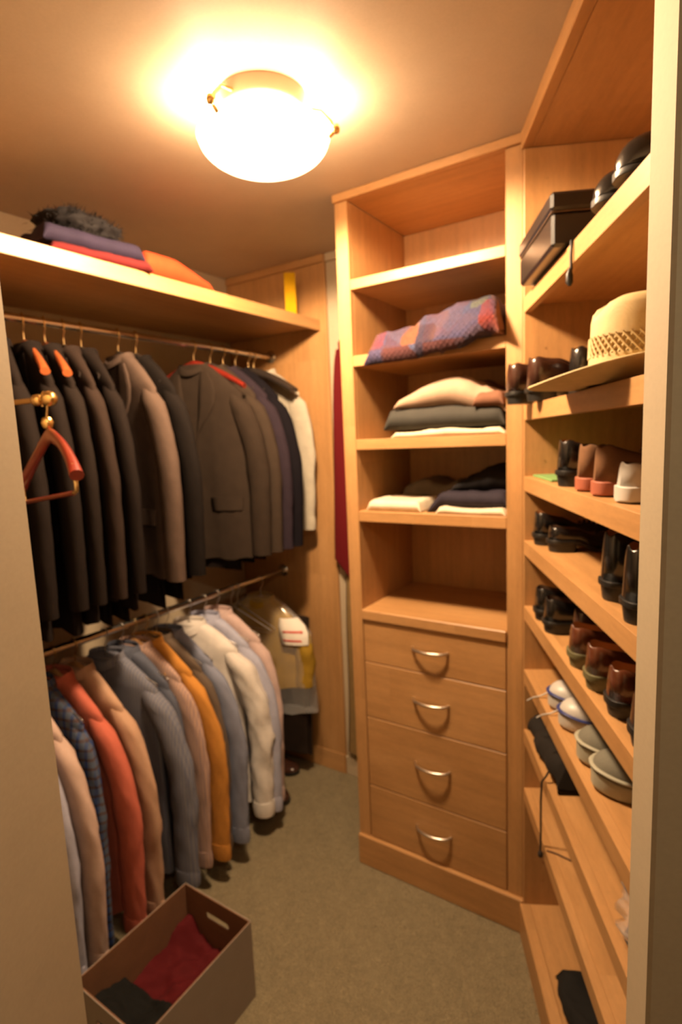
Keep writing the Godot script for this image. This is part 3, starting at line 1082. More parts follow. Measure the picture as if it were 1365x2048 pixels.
func lump(size: Vector3, seed_: int, wob := 0.12, freq := 3.0) -> MB:
	var b := MB.new()
	var rows := []
	for i in 19:
		var t := PI * i / 18.0
		var row := PackedVector3Array()
		for j in 30:
			var a := TAU * j / 30.0
			var p := Vector3(sin(t) * cos(a), -cos(t), sin(t) * sin(a))
			var q := Vector3(signf(p.x) * absf(p.x) ** 0.8, signf(p.y) * absf(p.y) ** 0.75, signf(p.z) * absf(p.z) ** 0.8)
			var k := 1.0 + wob * fine.get_noise_3dv(p * freq + Vector3.ONE * seed_ * 5.0)
			q = Vector3(q.x * k, q.y * (k if q.y > -0.2 else 1.0), q.z * k)
			row.append(q * size)
		rows.append(row)
	b.grid(rows, true, true, true)
	return b

func build_left_shelf_things() -> void:
	var top := 2.1652
	flat_cloth("folded_clothes", "dark red folded cloth at the bottom of the heap on the long shelf", "clothes", folded(-0.10, 0.20, -0.13, 0.10, func(x): return 0.03, func(x): return 0.0, 1, 0.005), cloth(0.10, 0.008, 0.008), Vector3(-1.555, top, -1.00), deg_to_rad(82), "heap of clothes on the long shelf")
	flat_cloth("folded_clothes", "navy folded cloth between the black fur cap and the orange cloth", "clothes", folded(-0.16, 0.14, -0.12, 0.10, func(x): return 0.048, func(x): return 0.031, 2, 0.006), cloth(0.018, 0.012, 0.028), Vector3(-1.56, top, -1.045), deg_to_rad(84), "heap of clothes on the long shelf")
	flat_cloth("folded_clothes", "bright orange red folded cloth at the far end of the heap on the long shelf", "clothes", folded(-0.15, 0.13, -0.10, 0.09, func(x): return 0.082 - 0.05 * smoothstep(-0.02, 0.13, x), func(x): return 0.0, 3, 0.005), cloth(0.40, 0.045, 0.010), Vector3(-1.545, top, -1.335), deg_to_rad(90), "heap of clothes on the long shelf")
	var fur := MB.new()
	var base := lump(Vector3(0.085, 0.034, 0.115), 9, 0.35, 2.2)
	var cap := flat_cloth("fur_cap", "black furry cap on top of the heap on the long shelf", "hat", base, cloth(0.009, 0.007, 0.007), Vector3(-1.555, top + 0.108, -1.035), deg_to_rad(8))
	for i in 1500:
		var k := rng.randi_range(0, base.v.size() - 1)
		var p := base.v[k] + Vector3(rng.randf_range(-1, 1), rng.randf_range(-1, 1), rng.randf_range(-1, 1)) * 0.007
		var d := (base.n[k] + Vector3(rng.randf_range(-1, 1), rng.randf_range(-0.8, 0.6), rng.randf_range(-1, 1)) * 0.8).normalized()
		var s := d.cross(Vector3(rng.randf() + 0.1, rng.randf(), rng.randf())).normalized() * 0.0016
		var q := fur.v.size()
		var i0 := fur.ix.size()
		for w in [p - s, p + s, p + d * rng.randf_range(0.010, 0.020)]:
			fur.v.append(w); fur.n.append(Vector3.ZERO); fur.uv.append(Vector2.ZERO)
		fur.ix.append_array([q, q + 1, q + 2])
		fur.finish(q, i0, false)
	var f := part("fur", fur, cloth(0.009, 0.007, 0.007), cap)
	f.set_meta("kind", "stuff")
	# upright yellow book
	var o := thing("yellow_book", "thin yellow book standing upright on the long shelf by the end panel", "book", Vector3(-1.53, top, -2.0), deg_to_rad(38))
	var yel := mat("yellow cover", lin(0.60, 0.33, 0.006), 0.7, "cloth", 4.0, {"tri": true, "spec": 0.15})
	part("cover", slab(Vector3(-0.024, 0, -0.06), Vector3(-0.021, 0.178, 0.06)), yel, o)
	part("cover", slab(Vector3(0.021, 0, -0.06), Vector3(0.024, 0.178, 0.06)), yel, o)
	part("spine", slab(Vector3(-0.024, 0, 0.0602), Vector3(0.024, 0.178, 0.0632), 0.002), yel, o)
	part("pages", slab(Vector3(-0.0208, 0.004, -0.056), Vector3(0.0208, 0.174, 0.06)), mat("pages", lin(0.7, 0.6, 0.42), 0.8), o)
	# burgundy tie and a long tan scarf hanging in the gap
	o = thing("necktie", "long burgundy speckled necktie hanging in the gap beside the drawer tower", "tie", Vector3(-1.30, 2.02, -2.06))
	var b := MB.new()
	var rows := []
	for k in 24:
		var t := k / 23.0
		var y := lerpf(0.0, -0.93, t)
		var w := lerpf(0.044, 0.098, t ** 0.6)
		row_plate(rows, w, y, 0.004, 0.002 * sin(t * 9.0), 0.0)
	row_plate(rows, 0.055, -0.985, 0.004, 0.0, 0.008)
	row_plate(rows, 0.004, -1.04, 0.003, 0.0, 0.012)
	b.grid(rows, true, true, true)
	var tm := cloth(0.30, 0.016, 0.022, "speckle", 8.0)
	part("blade", b, tm, o)
	b = MB.new()
	b.tube([Vector3(-0.01, 0.03, -0.04), Vector3(-0.01, 0.035, 0.0), Vector3(-0.01, 0.02, 0.012), Vector3(-0.01, -0.03, 0.008)], 0.012, 8)
	part("loop", b, tm, o)
	o = thing("scarf", "long tan scarf hanging behind the burgundy necktie down to the baseboard", "scarf", Vector3(-1.235, 1.98, -2.085))
	b = MB.new()
	rows = []
	for k in 30:
		var t := k / 29.0
		row_plate(rows, lerpf(0.08, 0.15, t), -1.85 * t, 0.006, 0.006 * sin(t * 13.0), 0.0)
	b.grid(rows, true, true, true)
	part("cloth", b, cloth(0.30, 0.19, 0.075), o)
	b = MB.new()
	for k in 26:
		var x := -0.148 + 0.296 * k / 25.0
		b.tube([Vector3(x, -1.85, 0), Vector3(x + rng.randf_range(-0.003, 0.003), -1.885, 0.002)], 0.0016, 4)
	part("fringe", b, cloth(0.30, 0.19, 0.075), o).set_meta("kind", "stuff")

func row_plate(rows: Array, w: float, y: float, th: float, bend: float, x0: float) -> void:
	var row := PackedVector3Array()
	for j in 16:
		var a := TAU * j / 16.0
		var x := w * cos(a)
		row.append(Vector3(x0 + x, y, th * sin(a) + bend + 0.003 * sin(x * 60.0 + y * 3.0)))
	rows.append(row)

# ---------------------------------------------------------------- the cardboard box
func build_box() -> void:
	var x0 := -1.335
	var x1 := -1.055
	var z0 := -1.035
	var z1 := -0.655
	var o := thing("storage_box", "open white cardboard storage box with hand hole, brown inside, on the carpet", "box", Vector3((x0 + x1) / 2, 0, (z0 + z1) / 2))
	var hx := (x1 - x0) / 2
	var hz := (z1 - z0) / 2
	var white := mat("white board", lin(0.31, 0.26, 0.215), 0.7, "plaster", 3.0, {"tri": true})
	var kraft := mat("kraft board", lin(0.22, 0.10, 0.045), 0.8, "cloth", 3.0, {"tri": true})
	for s in [-1.0, 1.0]:
		var b := slab(Vector3(s * hx - (0.002 if s > 0 else 0.0), 0.001, -hz), Vector3(s * hx + (0.002 if s < 0 else 0.0), 0.25, hz), 0.0008)
		part("side_wall", b, white, o)
		b = slab(Vector3(s * (hx - 0.0035) - 0.0014, 0.006, -hz + 0.004), Vector3(s * (hx - 0.0035) + 0.0014, 0.2495, hz - 0.004), 0.0005)
		part("side_lining", b, kraft, o)
	for s in [-1.0, 1.0]:
		for lay in 2:
			var b := MB.new()
			hole_plate(b, hx - (0.0021 if lay == 0 else 0.0052), 0.001 if lay == 0 else 0.006, 0.25 if lay == 0 else 0.2495, s * (hz - (0.0011 if lay == 0 else 0.004)), 0.0021 if lay == 0 else 0.0028, Vector2(0.038, 0.185), 0.011)
			part("end_wall" if lay == 0 else "end_lining", b, white if lay == 0 else kraft, o)
	part("bottom", slab(Vector3(-hx + 0.004, 0.0012, -hz + 0.004), Vector3(hx - 0.004, 0.005, hz - 0.004), 0.0005), kraft, o)
	# clothes inside: a heap modelled as two soft surfaces
	var m := Vector3((x0 + x1) / 2, 0, (z0 + z1) / 2)
	var heap := func(hf: Callable, a0: float, a1: float, b0: float, b1: float) -> MB:
		var b := MB.new()
		var rows := []
		for i in 25:
			var row := PackedVector3Array()
			var x := lerpf(a0, a1, i / 24.0)
			for j in 25:
				var z := lerpf(b0, b1, j / 24.0)
				row.append(Vector3(x, hf.call(x, z), z))
			for j in 25:
				var z := lerpf(b1, b0, j / 24.0)
				row.append(Vector3(x, 0.0065, z))
			rows.append(row)
		b.grid(rows, true, true, true)
		return b
	var r: MB = heap.call(func(x, z): return 0.125 + 0.03 * sin(x * 21.0 + z * 8.0) + 0.03 * fine.get_noise_2d(x * 9.0, z * 9.0) - 0.02 * absf(sin(z * 17.0 + x * 30.0)), -hx + 0.008, hx - 0.008, -hz + 0.008, 0.045)
	flat_cloth("folded_clothes", "dark red garment heaped in the far half of the cardboard box", "clothes", r, cloth(0.10, 0.006, 0.008), m)
	r = heap.call(func(x, z): return 0.150 + 0.02 * sin(x * 17.0 - z * 11.0) + 0.03 * fine.get_noise_2d(x * 7.0 + 3.0, z * 7.0) + 0.15 * (z - 0.05), -hx + 0.008, hx - 0.008, 0.049, hz - 0.008)
	flat_cloth("folded_clothes", "black garment heaped in the near half of the cardboard box", "clothes", r, cloth(0.008, 0.008, 0.007), m)

# an upright board across x with an oblong hole, z its middle
func hole_plate(b: MB, hx: float, y0: float, y1: float, z: float, th: float, c: Vector2, hr: float) -> void:
	var ring := []
	for j in 32:
		var a := TAU * j / 32.0
		var p := Vector2(cos(a), sin(a))
		ring.append(Vector2(signf(p.x) * c.x + p.x * hr if absf(p.x) > 0.001 else 0.0, c.y + p.y * hr))
	var outer := []
	for j in 32:
		var a := TAU * j / 32.0
		var p := Vector2(cos(a), sin(a))
		var e := Vector2(p.x * hx * 3.0, p.y * 0.5)
		var k := minf(hx / maxf(absf(e.x), 1e-5), ((y1 - c.y) if e.y > 0 else (c.y - y0)) / maxf(absf(e.y), 1e-5))
		outer.append(Vector2(e.x * k, c.y + e.y * k))
	for q in [Vector2(hx, y1), Vector2(-hx, y1), Vector2(-hx, y0), Vector2(hx, y0)]:
		var best := 0
		for j in 32:
			if outer[j].distance_to(q) < outer[best].distance_to(q): best = j
		outer[best] = q
	var rows := []
	for f in [[ring, -1], [outer, -1], [outer, 1], [ring, 1], [ring, -1]]:
		var row := PackedVector3Array()
		for p in f[0]: row.append(Vector3(p.x, p.y, z + f[1] * th / 2))
		rows.append(row)
	# facet by facet so that the board stays flat
	for k in 4:
		b.grid([rows[k], rows[k + 1]], true)

# ---------------------------------------------------------------- things on the tower's shelves
func build_tower_things() -> void:
	var T := Vector3(-0.749, 0, TOWER_Z)
	flat_cloth("knit_sweater", "folded patchwork knit sweater in blue, red and orange drooping over its shelf", "sweater", folded(-0.185, 0.258, -0.33, 0.058,
		func(x): return 0.062 + 0.028 * sin((x + 0.05) * 13.0) * smoothstep(-0.19, 0.0, x) + 0.055 * smoothstep(0.0, 0.24, x),
		func(x): return -0.001, 21, 0.011, 2, 0.046), mat("patchwork knit", lin(0.42, 0.40, 0.44), 0.95, "patch", 0.9, {"tri": true, "normal": "weave", "bump": 0.8}), T + Vector3(0, 1.9145, 0))
	flat_cloth("folded_shirt", "cream folded shirt lying flat under the grey jeans", "shirt", folded(-0.125, 0.256, -0.36, -0.004, func(x): return 0.021 + 0.004 * sin(x * 23.0), func(x): return 0.0, 22, 0.004), cloth(0.80, 0.68, 0.48), T + Vector3(0, 1.6295, 0))
	flat_cloth("folded_jeans", "grey folded jeans in the middle of the pile on the third shelf", "trousers", folded(-0.15, 0.256, -0.35, -0.006, func(x): return 0.068 - 0.05 * maxf(x - 0.05, 0.0), func(x): return 0.026, 23, 0.006, 2), cloth(0.055, 0.052, 0.045), T + Vector3(0, 1.6295, 0))
	var sw := folded(-0.115, 0.256, -0.34, -0.012, func(x): return 0.012 + 0.078 * clampf(sin(PI * clampf((x + 0.125) / 0.44, 0, 1)), 0, 1), func(x): return 0.097 - 0.03 * smoothstep(0.08, 0.2, x), 24, 0.010, 2)
	var o := flat_cloth("knit_sweater", "beige folded sweater humped on top of the grey jeans", "sweater", sw, cloth(0.46, 0.31, 0.215), T + Vector3(0, 1.6295, 0))
	part("folded_sleeve", folded(0.16, 0.255, -0.2, 0.006, func(x): return 0.04, func(x): return 0.085, 25, 0.006), cloth(0.22, 0.10, 0.06), o).set_meta("label", "red brown inside of the folded sleeve")
	flat_cloth("folded_shirt", "white folded t-shirt at the front left of the fourth shelf", "shirt", folded(-0.235, -0.028, -0.20, -0.012, func(x): return 0.038, func(x): return 0.0, 26, 0.003, 2), cloth(0.82, 0.70, 0.52), T + Vector3(0, 1.3795, 0))
	flat_cloth("folded_shirt", "olive grey folded shirts stacked behind the white t-shirt", "shirt", folded(-0.20, 0.03, -0.41, -0.215, func(x): return 0.085 + 0.012 * sin(x * 40.0), func(x): return 0.0, 27, 0.008, 3), cloth(0.20, 0.17, 0.13), T + Vector3(0, 1.3795, 0))
	flat_cloth("folded_shirt", "thin white folded t-shirt under the black pile on the fourth shelf", "shirt", folded(0.03, 0.257, -0.33, -0.006, func(x): return 0.019 + 0.003 * sin(x * 31.0), func(x): return 0.0, 28, 0.003), cloth(0.82, 0.70, 0.52), T + Vector3(0, 1.3795, 0))
	flat_cloth("folded_shirt", "dark navy folded shirt on the thin white t-shirt", "shirt", folded(-0.012, 0.257, -0.33, -0.03, func(x): return 0.026 + 0.02 * smoothstep(-0.01, 0.03, x), func(x): return 0.022 * smoothstep(0.0, 0.04, x), 29, 0.005), cloth(0.030, 0.024, 0.036), T + Vector3(0, 1.3795, 0))
	flat_cloth("knit_sweater", "black crumpled sweater on top of the navy shirt", "sweater", folded(0.05, 0.257, -0.34, -0.09, func(x): return 0.02 + 0.055 * smoothstep(0.05, 0.2, x), func(x): return 0.068, 30, 0.014, 2), cloth(0.014, 0.012, 0.013), T + Vector3(0, 1.3795, 0))

# ---------------------------------------------------------------- shoes
# Local frame: heel at z = 0, toe towards -z, sole on y = 0.
func shoe_w(t: float) -> float:        # half width along the shoe, t from heel 0 to toe 1
	var w := 0.033 * (1.0 - (1.0 - clampf(t / 0.10, 0.0, 1.0)) ** 2.4) ** (1.0 / 2.4) if t < 0.10 else lerpf(0.033, 0.031, (t - 0.1) / 0.3) if t < 0.4 else lerpf(0.031, 0.047, smoothstep(0.4, 0.72, t))
	if t > 0.74: w = 0.047 * sqrt(clampf(1.0 - ((t - 0.74) / 0.262) ** 2.2, 0.0, 1.0))
	return maxf(w, 0.004)

const SHOE_STEPS := [0.0, 0.003, 0.008, 0.016, 0.027, 0.04, 0.06, 0.085, 0.11, 0.14, 0.18, 0.22, 0.26, 0.30, 0.34, 0.38, 0.41, 0.44, 0.48, 0.53, 0.58, 0.64, 0.70, 0.76, 0.82, 0.87, 0.91, 0.945, 0.97, 0.987, 0.996, 1.0]

func shoe(called: String, label: String, where: Vector3, turn: float, upper: Material, sole: Material, lining: Material, opts := {}) -> Node3D:
	var o := thing(called, label, opts.get("cat", "shoe"), where, turn, opts.get("group", ""))
	var L: float = opts.get("len", 0.285)
	var hs: float = opts.get("sole", 0.011)
	var heel: float = opts.get("heel", 0.022)
	var coll: float = opts.get("collar", 0.062)      # height of the heel collar above the sole
	var vamp: float = opts.get("vamp", 0.058)
	var toe: float = opts.get("toe", 0.034)
	var wid: float = opts.get("wide", 1.0)
	var lift := func(t: float) -> float:      # the sole rises over the heel block and a little at the toe
		return heel * (1.0 - smoothstep(0.24, 0.42, t)) + 0.008 * smoothstep(0.8, 1.0, t)
	# sole
	var b := MB.new()
	var rows := []
	for t: float in SHOE_STEPS:
		var w := shoe_w(t) * wid + 0.0012
		var y: float = lift.call(t)
		var row := PackedVector3Array()
		for p in [[-1, 0.12], [-1, 0.9], [-0.93, 1.0], [0.93, 1.0], [1, 0.9], [1, 0.12], [0.93, 0], [-0.93, 0]]:
			row.append(Vector3(w * p[0], y + hs * p[1], 0.004 - (L + 0.006) * t))
		rows.append(row)
	b.grid(rows, true, true, true)
	part("sole", b, sole, o)
	if heel > 0.004:
		b = MB.new()
		rows = []
		for k in 4:
			var row := PackedVector3Array()
			for j in 20:
				var a := TAU * j / 20.0
				var e := 1.0 - 0.03 * (3 - k)
				var zz := -0.036 + 0.0375 * sin(a) * e
				if sin(a) < 0: zz = -0.036 + 0.034 * signf(sin(a)) * absf(sin(a)) ** 0.35
				row.append(Vector3(0.0335 * wid * cos(a) * e, heel * k / 3.0 + 0.0005, zz))
			rows.append(row)
		b.grid(rows, true, true, true)
		part("heel", b, opts.get("heel_mat", sole), o)
	# upper: rings across the foot; where the shoe is open the middle of the ring sinks into the shoe
	b = MB.new()
	rows = []
	var hollow := []
	for t: float in SHOE_STEPS:
		var w := shoe_w(t) * wid
		var y0: float = lift.call(t) + hs * 0.95
		var open := smoothstep(0.010, 0.035, t) * (1.0 - smoothstep(0.40, 0.47, t))
		var hgt: float
		if t < 0.45: hgt = lerpf(coll, vamp, smoothstep(0.05, 0.45, t)) - 0.012 * sin(PI * clampf(t / 0.45, 0, 1))
		else: hgt = lerpf(vamp, toe, smoothstep(0.45, 0.78, t)) * sqrt(clampf(1.0 - ((t - 0.78) / 0.225) ** 2.0, 0.05, 1.0) if t > 0.78 else 1.0)
		if t < 0.06: hgt *= lerpf(0.86, 1.0, smoothstep(0.0, 0.06, t))
		var row := PackedVector3Array()
		var hrow := PackedVector3Array()
		for j in 26:
			var a := PI * j / 25.0
			var x := cos(a)
			var prof := absf(sin(a)) ** lerpf(0.25, 0.85, smoothstep(0.38, 0.6, t))
			var nar := 1.0 - 0.16 * prof * (1.0 - smoothstep(0.4, 0.7, t)) if t < 0.7 else 1.0
			var y := y0 + hgt * prof
			var inner := smoothstep(0.72, 0.58, absf(x)) * open
			var xx := x * w * nar
			if absf(x) < 0.72:
				y = lerpf(y, y0 + 0.012, inner)
				if inner < 0.02: pass
			row.append(Vector3(xx, y, -L * t - (0.004 * prof if t < 0.1 else 0.0)))
			if j >= 6 and j <= 19: hrow.append(Vector3(xx * 0.98, y + 0.0012, -L * t - (0.004 * prof if t < 0.1 else 0.0)))
		for j in range(1, 6):
			row.append(Vector3(lerpf(-w, w, j / 6.0), y0, -L * t))
		rows.append(row)
		if open > 0.35: hollow.append(hrow)
	b.grid(rows, true, true, true)
	part("upper", b, upper, o)
	b = MB.new()
	b.grid(hollow, false)
	part("lining", b, lining, o)
	# laces, or a strap
	var style: String = opts.get("style", "lace")
	if opts.has("guard"):       # a band round the toe, just above the sole
		b = MB.new()
		var path := []
		for k in 25:
			var q := -1.0 + k / 12.0
			var t := 1.0 - 0.42 * q * q
			path.append(Vector3(signf(q) * shoe_w(t) * wid * minf(1.0, absf(q) * 8.0), lift.call(t) + hs + 0.007, -L * t - (0.001 if absf(q) < 0.2 else 0.0)))
		b.tube(path, 0.0065, 8, true, 0.5)
		part("toe_guard", b, opts.guard, o)
	if style == "lace":
		for k in 4:
			var t: float = 0.44 + opts.get("lace_step", 0.045) * k
			var y: float = lift.call(t) + hs * 0.95 + lerpf(vamp, toe, smoothstep(0.45, 0.78, t)) + 0.0015
			b = MB.new()
			var w := 0.017 * wid
			b.tube([Vector3(-w, y - 0.006, -L * t), Vector3(-w * 0.5, y + 0.001, -L * t - 0.003), Vector3(w * 0.5, y + 0.001, -L * t - 0.003), Vector3(w, y - 0.006, -L * t)], 0.0018, 6)
			part("lace", b, opts.get("lace_mat", lining), o)
	elif style == "strap":
		b = MB.new()
		var t := 0.47
		var path := []
		for k in 11:
			var a := PI * k / 10.0
			path.append(Vector3(cos(a) * shoe_w(t) * wid * 1.03, lift.call(t) + hs + (vamp + 0.002) * sin(a) ** 0.75, -L * t))
		b.tube(path, 0.007, 8, true, 0.35)
		part("strap", b, upper, o)
	if opts.get("stripes", false):
		for k in 5:
			var t := 0.42 + 0.085 * k
			for s in [1.0, -1.0]:
				b = MB.new()
				var path := []
				for q in 5:
					var a := 0.25 + 0.22 * q
					var tt: float = t - 0.012 * q
					path.append(Vector3(s * cos(a) * (shoe_w(tt) * wid + 0.0015), lift.call(tt) + hs * 0.95 + (vamp * 0.96) * sin(a) ** 0.7, -L * tt))
				b.tube(path, 0.0045, 6, true, 0.4)
				part("side_stripe", b, opts.stripe_mat, o)
	return o

func build_shoes() -> void:
	var T := UNIT_TURN
	var black := leather(0.014, 0.012, 0.011, 0.22)
	var blacksole := mat("black rubber", lin(0.012, 0.011, 0.010), 0.45)
	var lining := mat("dark lining", lin(0.10, 0.05, 0.025), 0.7)
	var tanlining := mat("tan lining", lin(0.50, 0.22, 0.08), 0.6)
	var suede := cloth(0.22, 0.11, 0.055)
	var brick := mat("brick rubber", lin(0.34, 0.10, 0.055), 0.55)
	var brown := leather(0.14, 0.042, 0.018, 0.2)
	var darkbrown := leather(0.055, 0.022, 0.014, 0.22)
	var leathersole := mat("leather sole", lin(0.20, 0.10, 0.045), 0.5)
	var olive := mat("olive welt", lin(0.12, 0.11, 0.05), 0.5)
	# top shelf: box, paper, two dark shoes
	var y: float = SHOE_SHELF[0] + 0.0004
	var o := thing("black_case", "shiny black storage case jutting over the edge of the top shoe shelf", "case", on_unit(0.262, y + 0.006, 0.10), T)
	var gloss := leather(0.010, 0.008, 0.007, 0.38)
	part("body", slab(Vector3(-0.157, 0, -0.13), Vector3(0.157, 0.068, 0.13), 0.006), gloss, o)
	part("lid", slab(Vector3(-0.16, 0.071, -0.133), Vector3(0.16, 0.108, 0.133), 0.006), gloss, o)
	part("trim_band", slab(Vector3(-0.156, 0.0682, -0.131), Vector3(0.156, 0.0708, 0.131), 0.001), mat("bronze band", lin(0.12, 0.07, 0.04), 0.35), o)
	var b := MB.new()
	b.tube([Vector3(0.18, -0.002, 0.06), Vector3(0.198, -0.003, 0.095), Vector3(0.205, -0.006, 0.1035), Vector3(0.207, -0.03, 0.105), Vector3(0.205, -0.062, 0.104)], 0.003, 8)
	b.tube([Vector3(0.205, -0.058, 0.106), Vector3(0.204, -0.07, 0.107), Vector3(0.204, -0.085, 0.107), Vector3(0.205, -0.092, 0.106)], [0.003, 0.007, 0.0075, 0.003], 8)
	part("carry_strap", b, blacksole, o)
	var bl := part("booklet", slab(Vector3(-0.14, 0, -0.12), Vector3(0.14, 0.005, 0.12), 0.001), mat("pale blue card", lin(0.42, 0.46, 0.50), 0.6))
	bl.position = on_unit(0.165, y, 0.125)
	bl.rotation.y = T
	tag(bl, "thin pale blue booklet lying under the shiny black case", "booklet")
	var gA := "shoes on the shoe shelves"
	shoe("dress_shoe", "black lace-up shoe beside the shiny black case on the top shelf", on_unit(0.585, y, 0.275), T + PI + 0.1, black, blacksole, lining, {"group": gA, "toe": 0.058, "vamp": 0.075, "heel": 0.012})
	shoe("dress_shoe", "black lace-up shoe nearest the doorway on the top shelf", on_unit(0.725, y, 0.275), T + PI - 0.05, black, blacksole, lining, {"group": gA, "toe": 0.062, "heel": 0.012, "vamp": 0.078})
	# second shelf: loafers and the straw hat
	y = SHOE_SHELF[1] + 0.0004
	shoe("strap_shoe", "dark brown strap shoe jutting furthest over the shelf edge beside the straw hat", on_unit(0.10, y, -0.062), T + 0.22, darkbrown, blacksole, tanlining, {"style": "strap", "group": gA, "collar": 0.088, "vamp": 0.088})
	shoe("strap_shoe", "dark brown strap shoe between its mate and the black loafer by the straw hat", on_unit(0.205, y, -0.032), T + 0.12, darkbrown, blacksole, tanlining, {"style": "strap", "group": gA, "collar": 0.088, "vamp": 0.088})
	shoe("dress_shoe", "black shoe half hidden behind the brim of the straw hat", on_unit(0.275, y, 0.05), T + 0.05, black, blacksole, lining, {"group": gA, "collar": 0.098, "len": 0.27})
	build_hat(on_unit(0.590, y, 0.095))
	# third shelf
	y = SHOE_SHELF[2] + 0.0004
	var g := part("green_card", slab(Vector3(-0.10, 0, -0.08), Vector3(0.10, 0.006, 0.08), 0.001), mat("green card", lin(0.16, 0.30, 0.10), 0.6))
	g.position = on_unit(0.135, y, 0.10)
	g.rotation.y = T
	tag(g, "flat green card lying on the third shoe shelf", "card")
	shoe("dress_shoe", "black shoe seen from the heel beside the brown suede pair", on_unit(0.345, y, 0.006), T, black, blacksole, tanlining, {"group": gA, "collar": 0.082, "heel": 0.026})
	for k in 2:
		shoe("suede_shoe", ["brown suede shoe with brick red sole, next to the black heel", "brown suede shoe with brick red sole, next to the white sneaker"][k], on_unit([0.462, 0.562][k], y, 0.016), T - 0.05, suede, brick, lining, {"group": gA, "collar": 0.082, "heel": 0.003, "sole": 0.026})
	shoe("sneaker", "white sneaker mostly hidden by the right wall end", on_unit(0.675, y, 0.02), T, mat("white leather", lin(0.48, 0.46, 0.43), 0.4), mat("white rubber", lin(0.50, 0.48, 0.44), 0.5), lining, {"group": gA, "heel": 0.003, "sole": 0.026, "collar": 0.05})
	# fourth shelf
	y = SHOE_SHELF[3] + 0.0004
	shoe("dress_shoe", "black shoe at the far corner of the fourth shoe shelf", on_unit(0.075, y, 0.014), T, black, blacksole, tanlining, {"group": gA, "collar": 0.072})
	shoe("dress_shoe", "low black slip-on beside the corner shoe of the fourth shelf", on_unit(0.17, y, 0.03), T, black, blacksole, lining, {"group": gA, "collar": 0.042, "vamp": 0.04, "toe": 0.03, "style": "plain"})
	shoe("ankle_boot", "glossy black ankle boot set further back on the fourth shelf", on_unit(0.615, y, 0.016), T, black, blacksole, tanlining, {"cat": "boot", "group": gA, "collar": 0.105, "vamp": 0.08, "heel": 0.028})
	shoe("ankle_boot", "glossy black ankle boot nearest the doorway on the fourth shelf", on_unit(0.745, y, 0.006), T, black, blacksole, tanlining, {"cat": "boot", "group": gA, "collar": 0.105, "vamp": 0.08, "heel": 0.028})
	# fifth shelf
	y = SHOE_SHELF[4] + 0.0004
	shoe("dress_shoe", "black shoe in the far corner of the fifth shelf", on_unit(0.135, y, 0.004), T, black, blacksole, lining, {"group": gA, "collar": 0.07})
	shoe("dress_shoe", "black shoe between the corner and the brown shoes of the fifth shelf", on_unit(0.235, y, 0.004), T, black, blacksole, lining, {"group": gA, "collar": 0.07})
	var fifth := ["brown shoe set back behind the others of the fifth shelf", "reddish brown glossy shoe, first of three at the fifth shelf's edge", "reddish brown glossy shoe in the middle of the fifth shelf's three", "dark brown shoe close to the right wall end on the fifth shelf", "dark brown shoe mostly hidden by the right wall end"]
	for k in 5:
		shoe("dress_shoe", fifth[k], on_unit([0.345, 0.452, 0.562, 0.672, 0.78][k], y, [0.045, 0.006, 0.006, 0.01, 0.01][k]), T + [0.05, 0.0, -0.06, 0.0, 0.0][k], brown if k in [1, 2, 3] else darkbrown, olive if k < 3 else blacksole, tanlining if k > 0 else lining, {"group": gA, "collar": 0.068, "sole": 0.014})
	# sixth shelf: sneakers with their toes out
	y = SHOE_SHELF[5] + 0.0004
	var wl := mat("white leather", lin(0.48, 0.46, 0.43), 0.4)
	var wr := mat("white rubber", lin(0.50, 0.48, 0.44), 0.5)
	var navy := mat("navy stripe", lin(0.03, 0.04, 0.16), 0.4)
	var grey := cloth(0.20, 0.19, 0.15)
	var pale := mat("pale grey rubber", lin(0.36, 0.35, 0.27), 0.5)
	var sneak := {"group": gA, "heel": 0.003, "sole": 0.028, "collar": 0.06, "vamp": 0.068, "toe": 0.045, "wide": 1.08, "len": 0.29, "lace_step": 0.085}
	for k in 4:
		var op := sneak.duplicate()
		op.lace_mat = wl
		if k > 1:
			op.wide = 1.16
			op.sole = 0.034
			op.guard = pale
		if k < 2:
			op.stripes = true
			op.stripe_mat = navy
			op.guard = navy
		var s: float = [0.252, 0.360, 0.482, 0.600][k]
		var so := shoe("sneaker", ["white sneaker with navy stripes, first from the corner, lace dangling", "white sneaker with navy stripes next to the grey sneakers", "grey running sneaker with pale sole next to the white pair", "grey running sneaker with pale sole close to the right wall end"][k], on_unit(s, y, 0.305), T + PI + [0.0, -0.04, 0.05, -0.04][k], wl if k < 2 else grey, wr if k < 2 else pale, lining, op)
		if k < 2:
			b = MB.new()
			b.tube([Vector3(0.02, 0.09, -0.15), Vector3(0.05, 0.075, -0.19), Vector3(0.055, 0.03, -0.25), Vector3(0.05, 0.006, -0.30), Vector3(0.06, -0.004, -0.318), Vector3(0.075, -0.02, -0.33)], 0.002, 6)
			part("loose_lace", b, wl, so)
	# seventh shelf: black pouch with a drawstring, clear bag
	y = SHOE_SHELF[6] + 0.0004
	var pouch := thing("cloth_pouch", "soft black cloth pouch with a drawstring hanging over the shelf edge", "bag", on_unit(0.18, y, 0.12), T)
	part("body", folded(-0.165, 0.155, -0.10, 0.112, func(x): return 0.07 + 0.02 * sin(x * 14.0), func(x): return 0.0, 41, 0.012), cloth(0.022, 0.018, 0.015), pouch)
	b = MB.new()
	b.tube([Vector3(0.10, 0.04, 0.108), Vector3(0.105, 0.02, 0.120), Vector3(0.10, 0.0, 0.130), Vector3(0.095, -0.06, 0.131), Vector3(0.088, -0.15, 0.129), Vector3(0.085, -0.215, 0.129)], 0.0028, 6)
	b.at = Transform3D(Basis.IDENTITY, Vector3(0.085, -0.22, 0.129))
